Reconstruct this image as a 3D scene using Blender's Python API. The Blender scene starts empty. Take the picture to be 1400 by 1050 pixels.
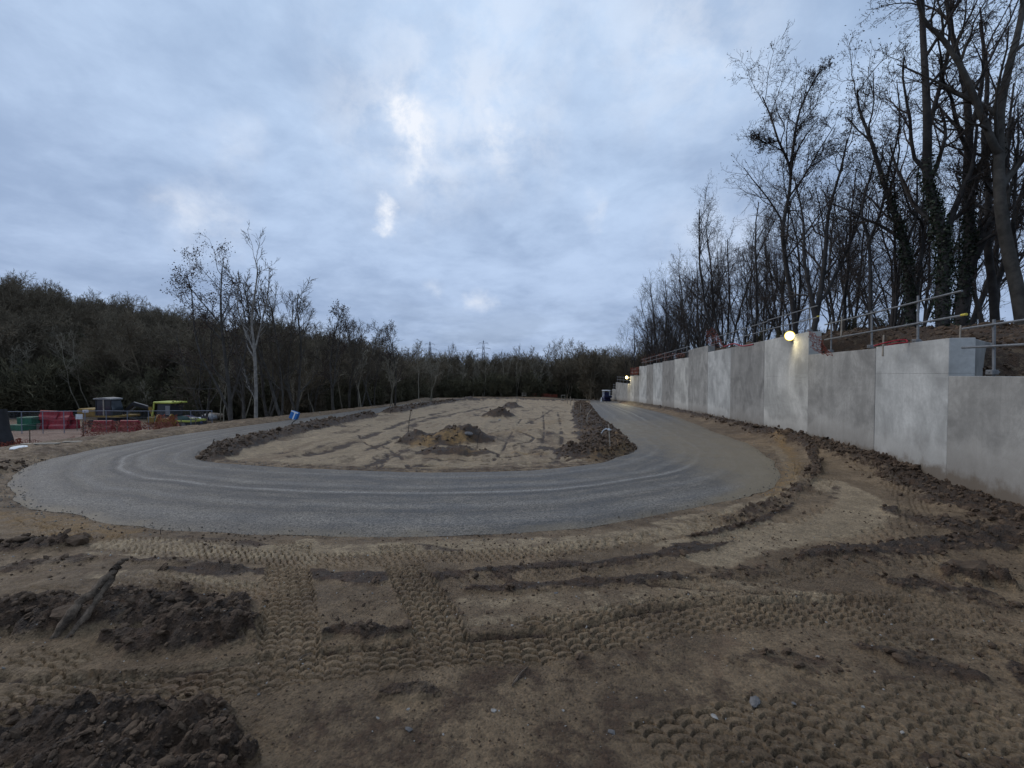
import bpy, bmesh, math, random
import numpy as np
from mathutils import Vector, Matrix, Quaternion
R = math.radians
random.seed(7); rng = np.random.default_rng(11)
S = bpy.context.scene
COL = S.collection

# ------------------------------------------------------------------ camera
F = 607.0; PITCH = math.atan(15/F); SL = 0.0412; EYE = 1.6
cam = bpy.data.cameras.new('camera'); camo = bpy.data.objects.new('camera', cam); COL.objects.link(camo)
cam.sensor_width = 36; cam.lens = 36*F/1400; cam.clip_start = .05; cam.clip_end = 3000
camo.location = (0, 0, EYE); camo.rotation_euler = (R(90)-PITCH, 0, 0)
S.camera = camo

# ------------------------------------------------------------------ world, sun, exposure
SUN_EL, SUN_AZ = 42.0, -68.0          # azimuth from +Y towards +X
S.view_settings.view_transform = 'Standard'; S.view_settings.look = 'None'
S.view_settings.exposure = 0; S.view_settings.gamma = 1
try: S.view_settings.use_curve_mapping = False
except Exception: pass
S.cycles.use_denoising = True
S.cycles.max_bounces = 5; S.cycles.diffuse_bounces = 3; S.cycles.glossy_bounces = 2
S.cycles.transparent_max_bounces = 8
sl = bpy.data.lights.new('overcast_sun', 'SUN'); sl.energy = 1.15; sl.angle = R(45); sl.color = (1, .90, .78)
so = bpy.data.objects.new('overcast_sun', sl); COL.objects.link(so)
_d = Vector((math.sin(R(SUN_AZ))*math.cos(R(SUN_EL)), math.cos(R(SUN_AZ))*math.cos(R(SUN_EL)), math.sin(R(SUN_EL))))
so.rotation_euler = _d.to_track_quat('Z', 'Y').to_euler(); so.location = (0, 0, 40)

def ray(px, py):
    a = (px-700)/F; b = (525-py)/F
    return (a, math.cos(PITCH)+b*math.sin(PITCH), -math.sin(PITCH)+b*math.cos(PITCH))
def G(px, py):                       # the point of the sloping site seen there
    d = ray(px, py); t = -EYE/(d[2]+SL*d[1]); return d[0]*t, d[1]*t
def W(px, py, Y):                    # the point at a distance Y down the site
    d = ray(px, py); t = Y/d[1]; return Vector((d[0]*t, Y, EYE+d[2]*t))

class NT:
    def __init__(s, nt): s.t = nt; nt.nodes.clear()
    def n(s, typ, **kw):
        nd = s.t.nodes.new(typ)
        for k, v in kw.items():
            if k.startswith('i_'):
                key = k[2:]; key = int(key) if key.isdigit() else key.replace('_', ' ')
                s.put(nd.inputs[key], v)
            else: setattr(nd, k, v)
        return nd
    def put(s, sock, v):
        if isinstance(v, bpy.types.NodeSocket): s.t.links.new(v, sock)
        else:
            if hasattr(sock.default_value, '__len__') and not hasattr(v, '__len__'): v = [v]*len(sock.default_value)
            if hasattr(sock.default_value, '__len__') and len(sock.default_value) == 4 and len(v) == 3: v = (*v, 1)
            sock.default_value = v
    def math(s, op, a, b=0.0, c=None, clamp=False):
        nd = s.n('ShaderNodeMath', operation=op, use_clamp=clamp); s.put(nd.inputs[0], a); s.put(nd.inputs[1], b)
        if c is not None: s.put(nd.inputs[2], c)
        return nd.outputs[0]
    def vm(s, op, a, b=(0, 0, 0), out=0):
        nd = s.n('ShaderNodeVectorMath', operation=op); s.put(nd.inputs[0], a)
        if op == 'SCALE': s.put(nd.inputs[3], b)
        else: s.put(nd.inputs[1], b)
        return nd.outputs[out]
    def mix(s, f, a, b, blend='MIX'):
        nd = s.n('ShaderNodeMix', data_type='RGBA', blend_type=blend)
        s.put(nd.inputs[0], f); s.put(nd.inputs[6], a); s.put(nd.inputs[7], b); return nd.outputs[2]
    def rng(s, v, a, b, c=0.0, d=1.0, smooth=True):
        nd = s.n('ShaderNodeMapRange', interpolation_type='SMOOTHSTEP' if smooth else 'LINEAR')
        s.put(nd.inputs[0], v)
        for i, x in enumerate((a, b, c, d)): nd.inputs[i+1].default_value = x
        return nd.outputs[0]
    def noise(s, vec, scale, det=4, rough=.55, dist=0.0):
        nd = s.n('ShaderNodeTexNoise'); s.put(nd.inputs['Vector'], vec)
        nd.inputs['Scale'].default_value = scale; nd.inputs['Detail'].default_value = det
        nd.inputs['Roughness'].default_value = rough; nd.inputs['Distortion'].default_value = dist
        return nd.outputs[0]

def make_world():
    w = bpy.data.worlds.new('World'); S.world = w; w.use_nodes = True
    t = NT(w.node_tree)
    out = t.n('ShaderNodeOutputWorld')
    sky = t.n('ShaderNodeTexSky', sky_type='NISHITA', sun_disc=False, sun_elevation=R(SUN_EL), sun_rotation=R(SUN_AZ))
    b1 = t.n('ShaderNodeBackground', i_Color=sky.outputs[0]); b1.inputs[1].default_value = .06
    dirv = t.n('ShaderNodeTexCoord').outputs['Generated']
    sep = t.n('ShaderNodeSeparateXYZ', i_0=dirv)
    z = t.math('MAXIMUM', sep.outputs[2], 0.0)
    inv = t.math('DIVIDE', 1.0, t.math('ADD', z, .22))
    p = t.vm('SCALE', dirv, inv)
    mp = t.n('ShaderNodeMapping', i_Vector=p); mp.inputs['Scale'].default_value = (1, 1, .25); mp.inputs['Location'].default_value = (3.1, 1.7, 0)
    mp.inputs['Rotation'].default_value = (0, 0, R(28))
    p = mp.outputs[0]
    big = t.noise(p, .75, 3, .5, .5)
    mid = t.noise(p, 2.1, 6, .55, .35)
    fine = t.noise(p, 6.5, 6, .62, .2)
    v = t.math('ADD', t.math('MULTIPLY', big, .5), t.math('ADD', t.math('MULTIPLY', mid, .42), t.math('MULTIPLY', fine, .20)))
    f = t.rng(v, .40, .72)
    # long soft gradient: brighter overhead, dimmer towards the horizon as under any overcast
    colr = t.mix(f, (.345, .465, .68), (.60, .755, 1.0))
    el = t.rng(z, 0.0, .65)
    colr = t.mix(1.0, colr, t.mix(el, (.84, .84, .88), (1.10, 1.10, 1.08)), 'MULTIPLY')
    low = t.rng(z, .02, .22, 1, 0)
    bank = t.rng(t.noise(t.vm('MULTIPLY', dirv, (1, 1, 3.2)), 3.6, 5, .6), .44, .62)
    colr = t.mix(t.math('MULTIPLY', t.math('MULTIPLY', low, bank), .60), colr, (.27, .35, .50))
    # thin places in the cloud where the light comes through
    brk = t.noise(dirv, 11.0, 7, .62, .25)
    wv = t.n('ShaderNodeTexNoise'); t.put(wv.inputs['Vector'], dirv); wv.inputs['Scale'].default_value = 7.5; wv.inputs['Detail'].default_value = 5; wv.inputs['Roughness'].default_value = .6
    dwarp = t.vm('ADD', dirv, t.vm('SCALE', t.vm('SUBTRACT', wv.outputs['Color'], (.5, .5, .5)), .17))
    tot = None
    for (px, py, rad, s) in ((562, 155, .055, .95), (550, 185, .045, .75), (526, 296, .040, 1.3), (556, 232, .035, .6), (700, 205, .085, .55), (690, 180, .16, .25), (550, 200, .22, .35), (640, 60, .36, .34), (940, 50, .24, .38),
                             (285, 292, .11, .38), (305, 200, .07, .25), (642, 405, .045, .55), (590, 402, .04, .3), (815, 275, .05, .4), (250, 268, .06, .3), (980, 330, .16, .25)):
        d = Vector(ray(px, py)).normalized()
        dt = t.vm('DISTANCE', dwarp, tuple(d), out=1)
        sp = t.math('MULTIPLY', t.rng(dt, 0, rad, s, 0), t.rng(brk, .34, .62, .15, 1.0))
        tot = sp if tot is None else t.math('ADD', tot, sp)
    tot = t.math('MINIMUM', tot, 1.0)
    colr = t.mix(tot, colr, (.96, 1.0, 1.08))
    b2 = t.n('ShaderNodeBackground', i_Color=colr); b2.inputs[1].default_value = 1.0
    mx = t.n('ShaderNodeMixShader'); mx.inputs[0].default_value = .90
    t.t.links.new(b1.outputs[0], mx.inputs[1]); t.t.links.new(b2.outputs[0], mx.inputs[2])
    t.t.links.new(mx.outputs[0], out.inputs[0])
make_world()

# ------------------------------------------------------------------ materials
def mat(name, col, rough=.8, var=.25, scale=6.0, bump=0.0, bscale=40.0, spec=.3, metal=0.0, second=None):
    m = bpy.data.materials.new(name); m.use_nodes = True; t = NT(m.node_tree)
    out = t.n('ShaderNodeOutputMaterial'); b = t.n('ShaderNodeBsdfPrincipled')
    co = t.n('ShaderNodeTexCoord').outputs['Object']
    n1 = t.rng(t.noise(co, scale, 6, .6), .3, .7)
    a = tuple(c*(1-var) for c in col); c2 = second or tuple(min(1, c*(1+var)) for c in col)
    t.put(b.inputs['Base Color'], t.mix(n1, a, c2))
    b.inputs['Roughness'].default_value = rough; b.inputs['Metallic'].default_value = metal
    b.inputs['Specular IOR Level'].default_value = spec
    if bump:
        bn = t.n('ShaderNodeBump', i_Height=t.noise(co, bscale, 5, .6)); bn.inputs['Strength'].default_value = bump; bn.inputs['Distance'].default_value = .02
        t.t.links.new(bn.outputs[0], b.inputs['Normal'])
    t.t.links.new(b.outputs[0], out.inputs[0]); return m
M = {}
M['bark'] = mat('bark_dark', (.040, .036, .034), .9, .4, 3, .5, 60)
M['twig'] = mat('twig_dark', (.048, .036, .029), .9, .3, 2)
M['bark_light'] = mat('bark_pale', (.20, .185, .165), .85, .35, 5, .4, 50)
M['bark_mid'] = mat('bark_mid', (.060, .055, .048), .9, .35, 4, .5, 60)
M['twig_mid'] = mat('twig_olive', (.075, .060, .042), .9, .4, 1.2)
M['forest'] = mat('forest_bark', (.115, .094, .064), .95, .5, .35)
M['brush'] = mat('brush_stems', (.080, .072, .042), .95, .5, .5)
M['leaf'] = mat('dry_leaf', (.050, .032, .025), .8, .4, 3)
M['pod'] = mat('seed_pod', (.025, .022, .022), .8, .3, 3)
M['ivy'] = mat('ivy_leaf', (.018, .028, .014), .5, .5, 8)
M['steel'] = mat('galvanised_tube', (.19, .192, .195), .55, .2, 12, 0, 1, .5, .6)
M['yellow_tube'] = mat('yellow_tube', (.55, .45, .06), .5, .1)
M['net'] = mat('orange_net', (.21, .048, .026), .6, .25, 3)
M['net_dull'] = mat('dirty_orange_net', (.20, .075, .05), .7, .3, 3)
M['redpipe'] = mat('red_plastic', (.25, .012, .02), .45, .25, 2)
M['green'] = mat('green_plastic', (.01, .09, .045), .5, .25, 3)
M['blue'] = mat('blue_plastic', (.02, .13, .38), .5, .15, 3)
M['white'] = mat('white_paint', (.62, .64, .66), .5, .12, 5)
M['yellow'] = mat('machine_yellow', (.20, .125, .022), .6, .2, 3)
M['lime'] = mat('machine_lime', (.36, .40, .07), .5, .12, 3)
M['black'] = mat('black_rubber', (.018, .018, .02), .6, .3, 4)
M['glass'] = mat('cab_glass', (.03, .04, .05), .08, .1, 1, 0, 1, .6)
M['dgreen'] = mat('machine_green', (.04, .085, .07), .5, .2, 3)
M['wood'] = mat('weathered_wood', (.20, .165, .13), .85, .3, 6, .4, 60)
M['stake'] = mat('pale_stake', (.30, .26, .21), .8, .25, 9)
M['root'] = mat('dead_branch', (.12, .09, .065), .9, .6, 22, 1.0, 60)
M['stone'] = mat('pale_stone', (.25, .235, .215), .8, .3, 14, .5, 60)
M['stone_grey'] = mat('grey_stone', (.125, .118, .115), .85, .3, 20, .6, 60)
M['road_stone'] = mat('road_stone', (.16, .145, .125), .85, .35, 20)
M['clod'] = mat('mud_clod', (.085, .057, .037), .85, .40, 3.0, .8, 38, .25)
M['pylon'] = mat('pylon_steel', (.16, .18, .22), .7, .1, 1)
M['navy'] = mat('navy_cloth', (.02, .025, .07), .8, .3, 5)
M['skin'] = mat('skin', (.45, .28, .2), .6, .1)
M['orange_cone'] = mat('hi_vis_orange', (.7, .16, .03), .6, .1)

def concrete(name, base, seed, dark):
    m = bpy.data.materials.new(name); m.use_nodes = True; t = NT(m.node_tree)
    out = t.n('ShaderNodeOutputMaterial'); b = t.n('ShaderNodeBsdfPrincipled')
    co = t.vm('ADD', t.n('ShaderNodeTexCoord').outputs['Object'], (seed*7.3, seed*3.1, 0))
    n1 = t.rng(t.noise(co, .55, 4, .55, 1.2), .35, .65)
    n2 = t.rng(t.noise(co, 1.7, 9, .68, .7), .36, .68)
    st = t.rng(t.noise(t.vm('MULTIPLY', co, (3.5, 3.5, .35)), 1.0, 5, .6, .4), .42, .72)
    hz = t.rng(t.noise(t.vm('MULTIPLY', co, (.5, .5, 5.0)), 1.0, 4, .6, .6), .5, .75)
    a = tuple(c*.66 for c in base); c2 = tuple(min(.75, c*1.34) for c in base)
    c = t.mix(n1, a, c2)
    c = t.mix(t.math('MULTIPLY', n2, .75 if dark else .40), c, tuple(x*.58 for x in base))
    n3 = t.rng(t.noise(co, .8, 7, .62, 1.1), .42, .62)
    c = t.mix(t.math('MULTIPLY', n3, .55 if dark else .30), c, tuple(min(.75, x*1.35) for x in base))
    c = t.mix(t.math('MULTIPLY', st, .60 if dark else .38), c, tuple(x*.72 for x in base))
    c = t.mix(t.math('MULTIPLY', hz, .35), c, tuple(min(.75, x*1.2) for x in base))
    fn = t.noise(co, 14, 6, .7)
    c = t.mix(t.rng(fn, .35, .7, 0, .35), c, tuple(x*.62 for x in base))
    z0 = t.n('ShaderNodeSeparateXYZ', i_0=t.n('ShaderNodeTexCoord').outputs['UV']).outputs[1]
    lo = t.math('ADD', z0, t.math('MULTIPLY', t.noise(co, .7, 5, .6, .5), -1.6))
    c = t.mix(t.rng(lo, -.35, -.05, .5, 0), c, tuple(min(.75, x*1.45) for x in base))
    # mud splashed on the foot of the wall
    z = t.n('ShaderNodeSeparateXYZ', i_0=t.n('ShaderNodeTexCoord').outputs['UV']).outputs[1]
    sp = t.math('ADD', z, t.math('MULTIPLY', t.noise(co, 3.0, 6, .7), -.55))
    c = t.mix(t.rng(sp, -.30, -.10, .85, 0), c, (.13, .095, .062))
    c = t.mix(t.rng(sp, -.2, .55, .40, 0), c, (.15, .125, .10))
    t.put(b.inputs['Base Color'], c)
    pits = t.n('ShaderNodeTexVoronoi'); t.put(pits.inputs['Vector'], co); pits.inputs['Scale'].default_value = 16
    ph = t.rng(pits.outputs['Distance'], .0, .12, 0, 1)
    hgt = t.math('ADD', t.math('MULTIPLY', ph, .25), t.noise(co, 5, 7, .6, .6))
    bn = t.n('ShaderNodeBump', i_Height=hgt); bn.inputs['Strength'].default_value = .35; bn.inputs['Distance'].default_value = .02
    t.t.links.new(bn.outputs[0], b.inputs['Normal'])
    t.put(b.inputs['Roughness'], .78); b.inputs['Specular IOR Level'].default_value = .3
    t.t.links.new(b.outputs[0], out.inputs[0]); return m
CONC = [concrete('concrete_light', (.45, .442, .41), 1, False), concrete('concrete_mottled', (.30, .292, .272), 2, True),
        concrete('concrete_pale', (.43, .432, .415), 3, False), concrete('concrete_stained', (.26, .252, .235), 4, True)]

def ground_mat():
    m = bpy.data.materials.new('churned_mud'); m.use_nodes = True; t = NT(m.node_tree)
    out = t.n('ShaderNodeOutputMaterial'); b = t.n('ShaderNodeBsdfPrincipled')
    at = t.n('ShaderNodeAttribute', attribute_name='soil'); s = t.n('ShaderNodeSeparateColor', i_0=at.outputs['Color'])
    dark, sand, yard, litter = s.outputs[0], s.outputs[1], s.outputs[2], at.outputs['Alpha']
    co = t.n('ShaderNodeTexCoord').outputs['Object']
    n_a = t.rng(t.noise(co, .9, 6, .6, .3), .35, .66)
    n_b = t.rng(t.noise(co, 5.5, 8, .66), .34, .66)
    n_c = t.rng(t.noise(co, 38, 5, .7), .3, .7)
    c = t.mix(n_a, (.148, .099, .055), (.272, .190, .109))
    c = t.mix(t.math('MULTIPLY', n_b, .35), c, (.075, .050, .031))
    cs = t.mix(n_b, (.260, .191, .115), (.408, .314, .200)); cs = t.mix(t.math('MULTIPLY', n_a, .35), cs, (.18, .130, .074))
    sm = t.rng(t.math('ADD', sand, t.math('MULTIPLY', t.math('SUBTRACT', n_b, .5), .35)), .25, .75)
    c = t.mix(sm, c, cs)
    cd = t.mix(n_b, (.030, .019, .012), (.084, .050, .029))
    dm = t.rng(t.math('ADD', dark, t.math('MULTIPLY', t.math('SUBTRACT', n_b, .5), .45)), .28, .72)
    c = t.mix(dm, c, cd)
    rust = t.math('MULTIPLY', t.rng(t.noise(t.vm('ADD', co, (31, 7, 0)), 2.1, 5, .6, .3), .58, .72), t.math('SUBTRACT', 1.0, sm))
    c = t.mix(t.math('MULTIPLY', rust, .35), c, (.13, .066, .036))
    och = t.n('ShaderNodeAttribute', attribute_name='ochre').outputs['Fac']
    c = t.mix(t.math('MULTIPLY', och, t.rng(n_b, .1, .6, .35, 1)), c, t.mix(n_b, (.17, .10, .036), (.30, .185, .075)))
    c = t.mix(yard, c, t.mix(n_a, (.19, .115, .082), (.27, .18, .135)))
    c = t.mix(litter, c, t.mix(n_b, (.028, .022, .014), (.065, .050, .031)))
    c = t.mix(t.math('MULTIPLY', n_c, .42), c, t.mix(1.0, c, (.42, .40, .38), 'MULTIPLY'))
    crumb = t.n('ShaderNodeTexVoronoi'); t.put(crumb.inputs['Vector'], co); crumb.inputs['Scale'].default_value = 55
    cb = t.n('ShaderNodeSeparateColor', i_0=crumb.outputs['Color']).outputs[0]
    c = t.mix(t.math('MULTIPLY', t.rng(cb, .35, 1.0), .55), c, t.mix(1.0, c, (.50, .47, .44), 'MULTIPLY'))
    c = t.mix(t.math('MULTIPLY', t.rng(cb, .30, .0), .35), c, t.mix(1.0, c, (1.55, 1.5, 1.45), 'MULTIPLY'))
    # tiny chalk flecks
    vo = t.n('ShaderNodeTexVoronoi'); t.put(vo.inputs['Vector'], co); vo.inputs['Scale'].default_value = 17; vo.inputs['Randomness'].default_value = 1
    fl = t.math('MULTIPLY', t.rng(vo.outputs['Distance'], .06, .10, 1, 0), t.rng(t.n('ShaderNodeSeparateColor', i_0=vo.outputs['Color']).outputs[0], .84, .88))
    c = t.mix(t.math('MULTIPLY', fl, t.math('SUBTRACT', 1.0, litter)), c, (.36, .34, .31))
    t.put(b.inputs['Base Color'], c)
    t.put(b.inputs['Roughness'], t.math('ADD', .66, t.math('MULTIPLY', n_b, .22))); b.inputs['Specular IOR Level'].default_value = .35
    h = t.math('ADD', t.math('MULTIPLY', t.noise(co, 22, 9, .72), 1.0), t.math('MULTIPLY', t.rng(crumb.outputs['Distance'], 0, .7, 1, 0), .30))
    bn = t.n('ShaderNodeBump', i_Height=h); bn.inputs['Strength'].default_value = 1.0; bn.inputs['Distance'].default_value = .035
    t.t.links.new(bn.outputs[0], b.inputs['Normal'])
    t.t.links.new(b.outputs[0], out.inputs[0]); return m
M['ground'] = ground_mat()

def road_mat():
    m = bpy.data.materials.new('rolled_asphalt'); m.use_nodes = True; t = NT(m.node_tree)
    out = t.n('ShaderNodeOutputMaterial'); b = t.n('ShaderNodeBsdfPrincipled')
    co = t.n('ShaderNodeTexCoord').outputs['Object']
    at = t.n('ShaderNodeAttribute', attribute_name='lane'); s = t.n('ShaderNodeSeparateColor', i_0=at.outputs['Color'])
    across, along, mud = s.outputs[0], s.outputs[1], s.outputs[2]
    cv = t.n('ShaderNodeCombineXYZ'); t.put(cv.inputs[0], t.math('MULTIPLY', across, 9.0)); t.put(cv.inputs[1], t.math('MULTIPLY', along, 26.0))
    stre = t.noise(cv.outputs[0], 1.6, 6, .62, .35)
    cv2 = t.n('ShaderNodeCombineXYZ'); t.put(cv2.inputs[0], t.math('MULTIPLY', across, 30.0)); t.put(cv2.inputs[1], t.math('MULTIPLY', along, 30.0))
    st2 = t.noise(cv2.outputs[0], 1.0, 4, .6, .2)
    n_b = t.noise(co, 1.1, 6, .62, .4)
    v = t.rng(t.math('ADD', t.math('MULTIPLY', stre, .55), t.math('ADD', t.math('MULTIPLY', st2, .2), t.math('MULTIPLY', n_b, .25))), .38, .62)
    c = t.mix(v, (.050, .043, .036), (.135, .119, .099))
    # pale dry wheel lines on the fresh surface
    for (pos, wd, st) in ((.50, .016, .85), (.455, .022, -.75), (.62, .03, .35), (.56, .02, -.5), (.30, .03, .35), (.12, .05, .30), (.75, .04, -.35), (.83, .02, .35), (.22, .02, -.4)):
        ac = t.math('ADD', across, t.math('MULTIPLY', t.math('SUBTRACT', t.noise(co, .35, 2, .5), .5), .10))
        ln = t.rng(t.math('ABSOLUTE', t.math('SUBTRACT', ac, pos)), 0, wd*1.6, 1, 0)
        ln = t.math('MULTIPLY', ln, t.rng(n_b, .30, .50, .35, 1))
        c = t.mix(t.math('MULTIPLY', ln, abs(st)), c, (.18, .168, .152) if st > 0 else (.042, .038, .036))
    gr = t.n('ShaderNodeTexVoronoi'); t.put(gr.inputs['Vector'], co); gr.inputs['Scale'].default_value = 58
    g0 = t.n('ShaderNodeSeparateColor', i_0=gr.outputs['Color']).outputs[0]
    c = t.mix(1.0, c, t.mix(g0, (.42, .42, .42), (1.65, 1.62, 1.58)), 'MULTIPLY')
    mm = t.rng(t.math('ADD', mud, t.math('MULTIPLY', t.math('SUBTRACT', t.noise(co, 1.6, 7, .66, .3), .5), .8)), .30, .85)
    c = t.mix(t.math('MULTIPLY', mm, .85), c, t.mix(n_b, (.115, .088, .054), (.185, .146, .092)))
    t.put(b.inputs['Base Color'], c)
    t.put(b.inputs['Roughness'], t.rng(v, 0, 1, .55, .72)); b.inputs['Specular IOR Level'].default_value = .4
    h = t.math('ADD', t.rng(gr.outputs['Distance'], 0, .7, 1, 0), t.math('MULTIPLY', stre, .8))
    bn = t.n('ShaderNodeBump', i_Height=h); bn.inputs['Strength'].default_value = .6; bn.inputs['Distance'].default_value = .008
    t.t.links.new(bn.outputs[0], b.inputs['Normal'])
    t.t.links.new(b.outputs[0], out.inputs[0]); return m
M['road'] = road_mat()
def lamp_mat():
    m = bpy.data.materials.new('lit_lens'); m.use_nodes = True; t = NT(m.node_tree)
    out = t.n('ShaderNodeOutputMaterial'); e = t.n('ShaderNodeEmission'); e.inputs[0].default_value = (1, .86, .42, 1); e.inputs[1].default_value = 9
    t.t.links.new(e.outputs[0], out.inputs[0]); return m
M['lens'] = lamp_mat()
M['glow'] = M['lens'].copy(); M['glow'].name = 'lens_glow_rim'; M['glow'].node_tree.nodes['Emission'].inputs[0].default_value = (1, .72, .16, 1); M['glow'].node_tree.nodes['Emission'].inputs[1].default_value = 1.25  # yellow glow round the lens, put into an emissive colour

# ------------------------------------------------------------------ numpy noise
_TAB = np.random.default_rng(77).random(1 << 20).astype(np.float32)
def _h(ix, iy, s=0):
    return _TAB[(((ix.astype(np.int32)+s*571) & 1023) << 10) | ((iy.astype(np.int32)+s*337) & 1023)]
def vnoise(x, y, s=0):
    x = np.asarray(x, float); y = np.asarray(y, float); fx0 = np.floor(x); fy0 = np.floor(y); fx = x-fx0; fy = y-fy0
    ix = fx0.astype(np.int32)+s*571; iy = fy0.astype(np.int32)+s*337; fx = fx*fx*(3-2*fx); fy = fy*fy*(3-2*fy)
    r0 = (ix & 1023) << 10; r1 = ((ix+1) & 1023) << 10; c0 = iy & 1023; c1 = (iy+1) & 1023
    a = _TAB[r0 | c0]; b = _TAB[r1 | c0]; c = _TAB[r0 | c1]; d = _TAB[r1 | c1]; a = a+(b-a)*fx; c = c+(d-c)*fx
    return a+(c-a)*fy
def fbm(x, y, o=4, s=0, g=.5):
    r = 0; a = 1; t = 0
    for i in range(o):
        r = r+a*vnoise(x*2**i+i*17.3, y*2**i-i*9.1, s+i); t += a; a *= g
    return r/t
def ridged(x, y, o=4, s=0):
    r = 0; a = 1; t = 0
    for i in range(o):
        r = r+a*(1-np.abs(2*vnoise(x*2**i+i*7.3, y*2**i+i*3.1, s+i)-1)); t += a; a *= .55
    return r/t
def worley(x, y, s=0):
    ix = np.floor(x); iy = np.floor(y); best = np.full(x.shape, 9.); hid = np.zeros(x.shape)
    for dx in (-1, 0, 1):
        for dy in (-1, 0, 1):
            cx = ix+dx; cy = iy+dy
            px = cx+_h(cx, cy, s); py = cy+_h(cx, cy, s+5)
            d = (px-x)**2+(py-y)**2; k = d < best
            best = np.where(k, d, best); hid = np.where(k, _h(cx, cy, s+9), hid)
    return np.sqrt(best), hid
def sst(a, b, x):
    t = np.clip((x-a)/(b-a), 0, 1); return t*t*(3-2*t)

# ------------------------------------------------------------------ site plan
PAIRS = [((18.5, 84), (13.2, 78)), ((14.8, 60), (10.2, 58)), ((12.3, 41), (7.6, 41)), ((10.8, 30), (5.9, 30)), ((9.3, 23), (4.9, 23)), ((8.2, 18.3), (4.4, 18.3)),
 ((7.2, 13.4), (3.78, 14.3)), ((6.1, 10.4), (3.6, 12.7)), ((5.2, 8.6), (3.2, 11.7)), ((4.3, 7.4), (2.6, 10.8)), ((3.3, 6.55), (2.0, 10.0)), ((1.9, 5.75), (1.0, 9.3)),
 ((.5, 5.12), (0, 8.9)), ((-.6, 4.93), (-1.2, 8.78)), ((-1.6, 4.88), (-2.4, 8.86)), ((-2.6, 4.9), (-3.4, 9.05)), ((-3.6, 5.07), (-4.4, 9.25)), ((-4.7, 5.35), (-5.3, 9.52)),
 ((-5.8, 5.75), (-6.1, 9.78)), ((-6.9, 6.25), (-6.75, 10.05)), ((-8.0, 7.0), (-7.3, 10.4)), ((-9.0, 7.85), (-7.75, 10.95)), ((-10.0, 9.0), (-8.15, 11.6)), ((-10.8, 10.2), (-8.4, 12.3)),
 ((-11.4, 11.7), (-8.7, 13.2)), ((-11.9, 13.7), (-8.95, 14.6)), ((-12.3, 16.5), (-9.1, 16.6)), ((-12.35, 20), (-9.5, 20)), ((-12.45, 25.5), (-9.8, 25.5)), ((-12.8, 33), (-10, 33)),
 ((-13.0, 45), (-10.3, 45)), ((-13.2, 60), (-10.4, 60)), ((-12.8, 75), (-9.8, 72)), ((-9, 86), (-6.5, 78)), ((0, 90), (0, 82)), ((10, 91), (8, 83))]
def catmull(P, sub, closed=True):
    P = np.array(P, float); n = len(P); out = []
    rngi = range(n) if closed else range(n-1)
    for i in rngi:
        if closed: p0, p1, p2, p3 = P[(i-1) % n], P[i], P[(i+1) % n], P[(i+2) % n]
        else: p0, p1, p2, p3 = P[max(i-1, 0)], P[i], P[i+1], P[min(i+2, n-1)]
        for k in range(sub):
            t = k/sub
            out.append(.5*((2*p1)+(-p0+p2)*t+(2*p0-5*p1+4*p2-p3)*t*t+(-p0+3*p1-3*p2+p3)*t**3))
    if not closed: out.append(P[-1])
    return np.array(out)
OUT = catmull([p[0] for p in PAIRS], 24); INN = catmull([p[1] for p in PAIRS], 24)
# ragged edges
for A, s, amp in ((OUT, 3, .10), (INN, 5, .06)):
    T = np.roll(A, -1, 0)-np.roll(A, 1, 0); T /= np.linalg.norm(T, axis=1)[:, None]+1e-9
    arc = np.cumsum(np.linalg.norm(np.diff(A, axis=0, prepend=A[:1]), axis=1))
    d = (fbm(arc*1.2, arc*0+3, 4, s)-.5)*2*amp
    A += np.stack([-T[:, 1], T[:, 0]], 1)*d[:, None]

def polydist(x, y, P, closed=True):
    """distance to polyline, signed lateral, arclength at foot"""
    P = np.asarray(P, float); A = P if closed else P[:-1]; B = np.roll(P, -1, 0) if closed else P[1:]
    D = B-A; L2 = (D**2).sum(1)+1e-12; L = np.sqrt(L2); s0 = np.concatenate([[0], np.cumsum(L)[:-1]]); sh = np.shape(x); x = np.ravel(x); y = np.ravel(y)
    od = np.empty(x.shape); ol = np.empty(x.shape); oa = np.empty(x.shape); CH = max(512, 400000//len(A))
    A32, D32, L32 = A.astype(np.float32), D.astype(np.float32), L2.astype(np.float32)
    for c in range(0, len(x), CH):
        xx = x[c:c+CH]; yy = y[c:c+CH]; x3 = xx.astype(np.float32)[:, None]-A32[:, 0]; y3 = yy.astype(np.float32)[:, None]-A32[:, 1]
        t = np.clip((x3*D32[:, 0]+y3*D32[:, 1])/L32, 0, 1); x3 -= t*D32[:, 0]; y3 -= t*D32[:, 1]
        i = np.argmin(x3*x3+y3*y3, axis=1); dx, dy = D[i, 0], D[i, 1]; rx = xx-A[i, 0]; ry = yy-A[i, 1]; tt = np.clip((rx*dx+ry*dy)/L2[i], 0, 1)
        ex = rx-tt*dx; ey = ry-tt*dy; od[c:c+CH] = np.hypot(ex, ey); ol[c:c+CH] = (dx*ey-dy*ex)/L[i]; oa[c:c+CH] = s0[i]+tt*L[i]
    return od.reshape(sh), ol.reshape(sh), oa.reshape(sh)
def inside(x, y, P):
    r = np.zeros(x.shape, bool); n = len(P)
    for i in range(n):
        (x1, y1), (x2, y2) = P[i], P[(i+1) % n]
        if y1 == y2: continue
        k = ((y1 > y) != (y2 > y)) & (x < (x2-x1)*(y-y1)/(y2-y1)+x1); r ^= k
    return r
OUTD, INND = OUT[::4], INN[::4]

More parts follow.
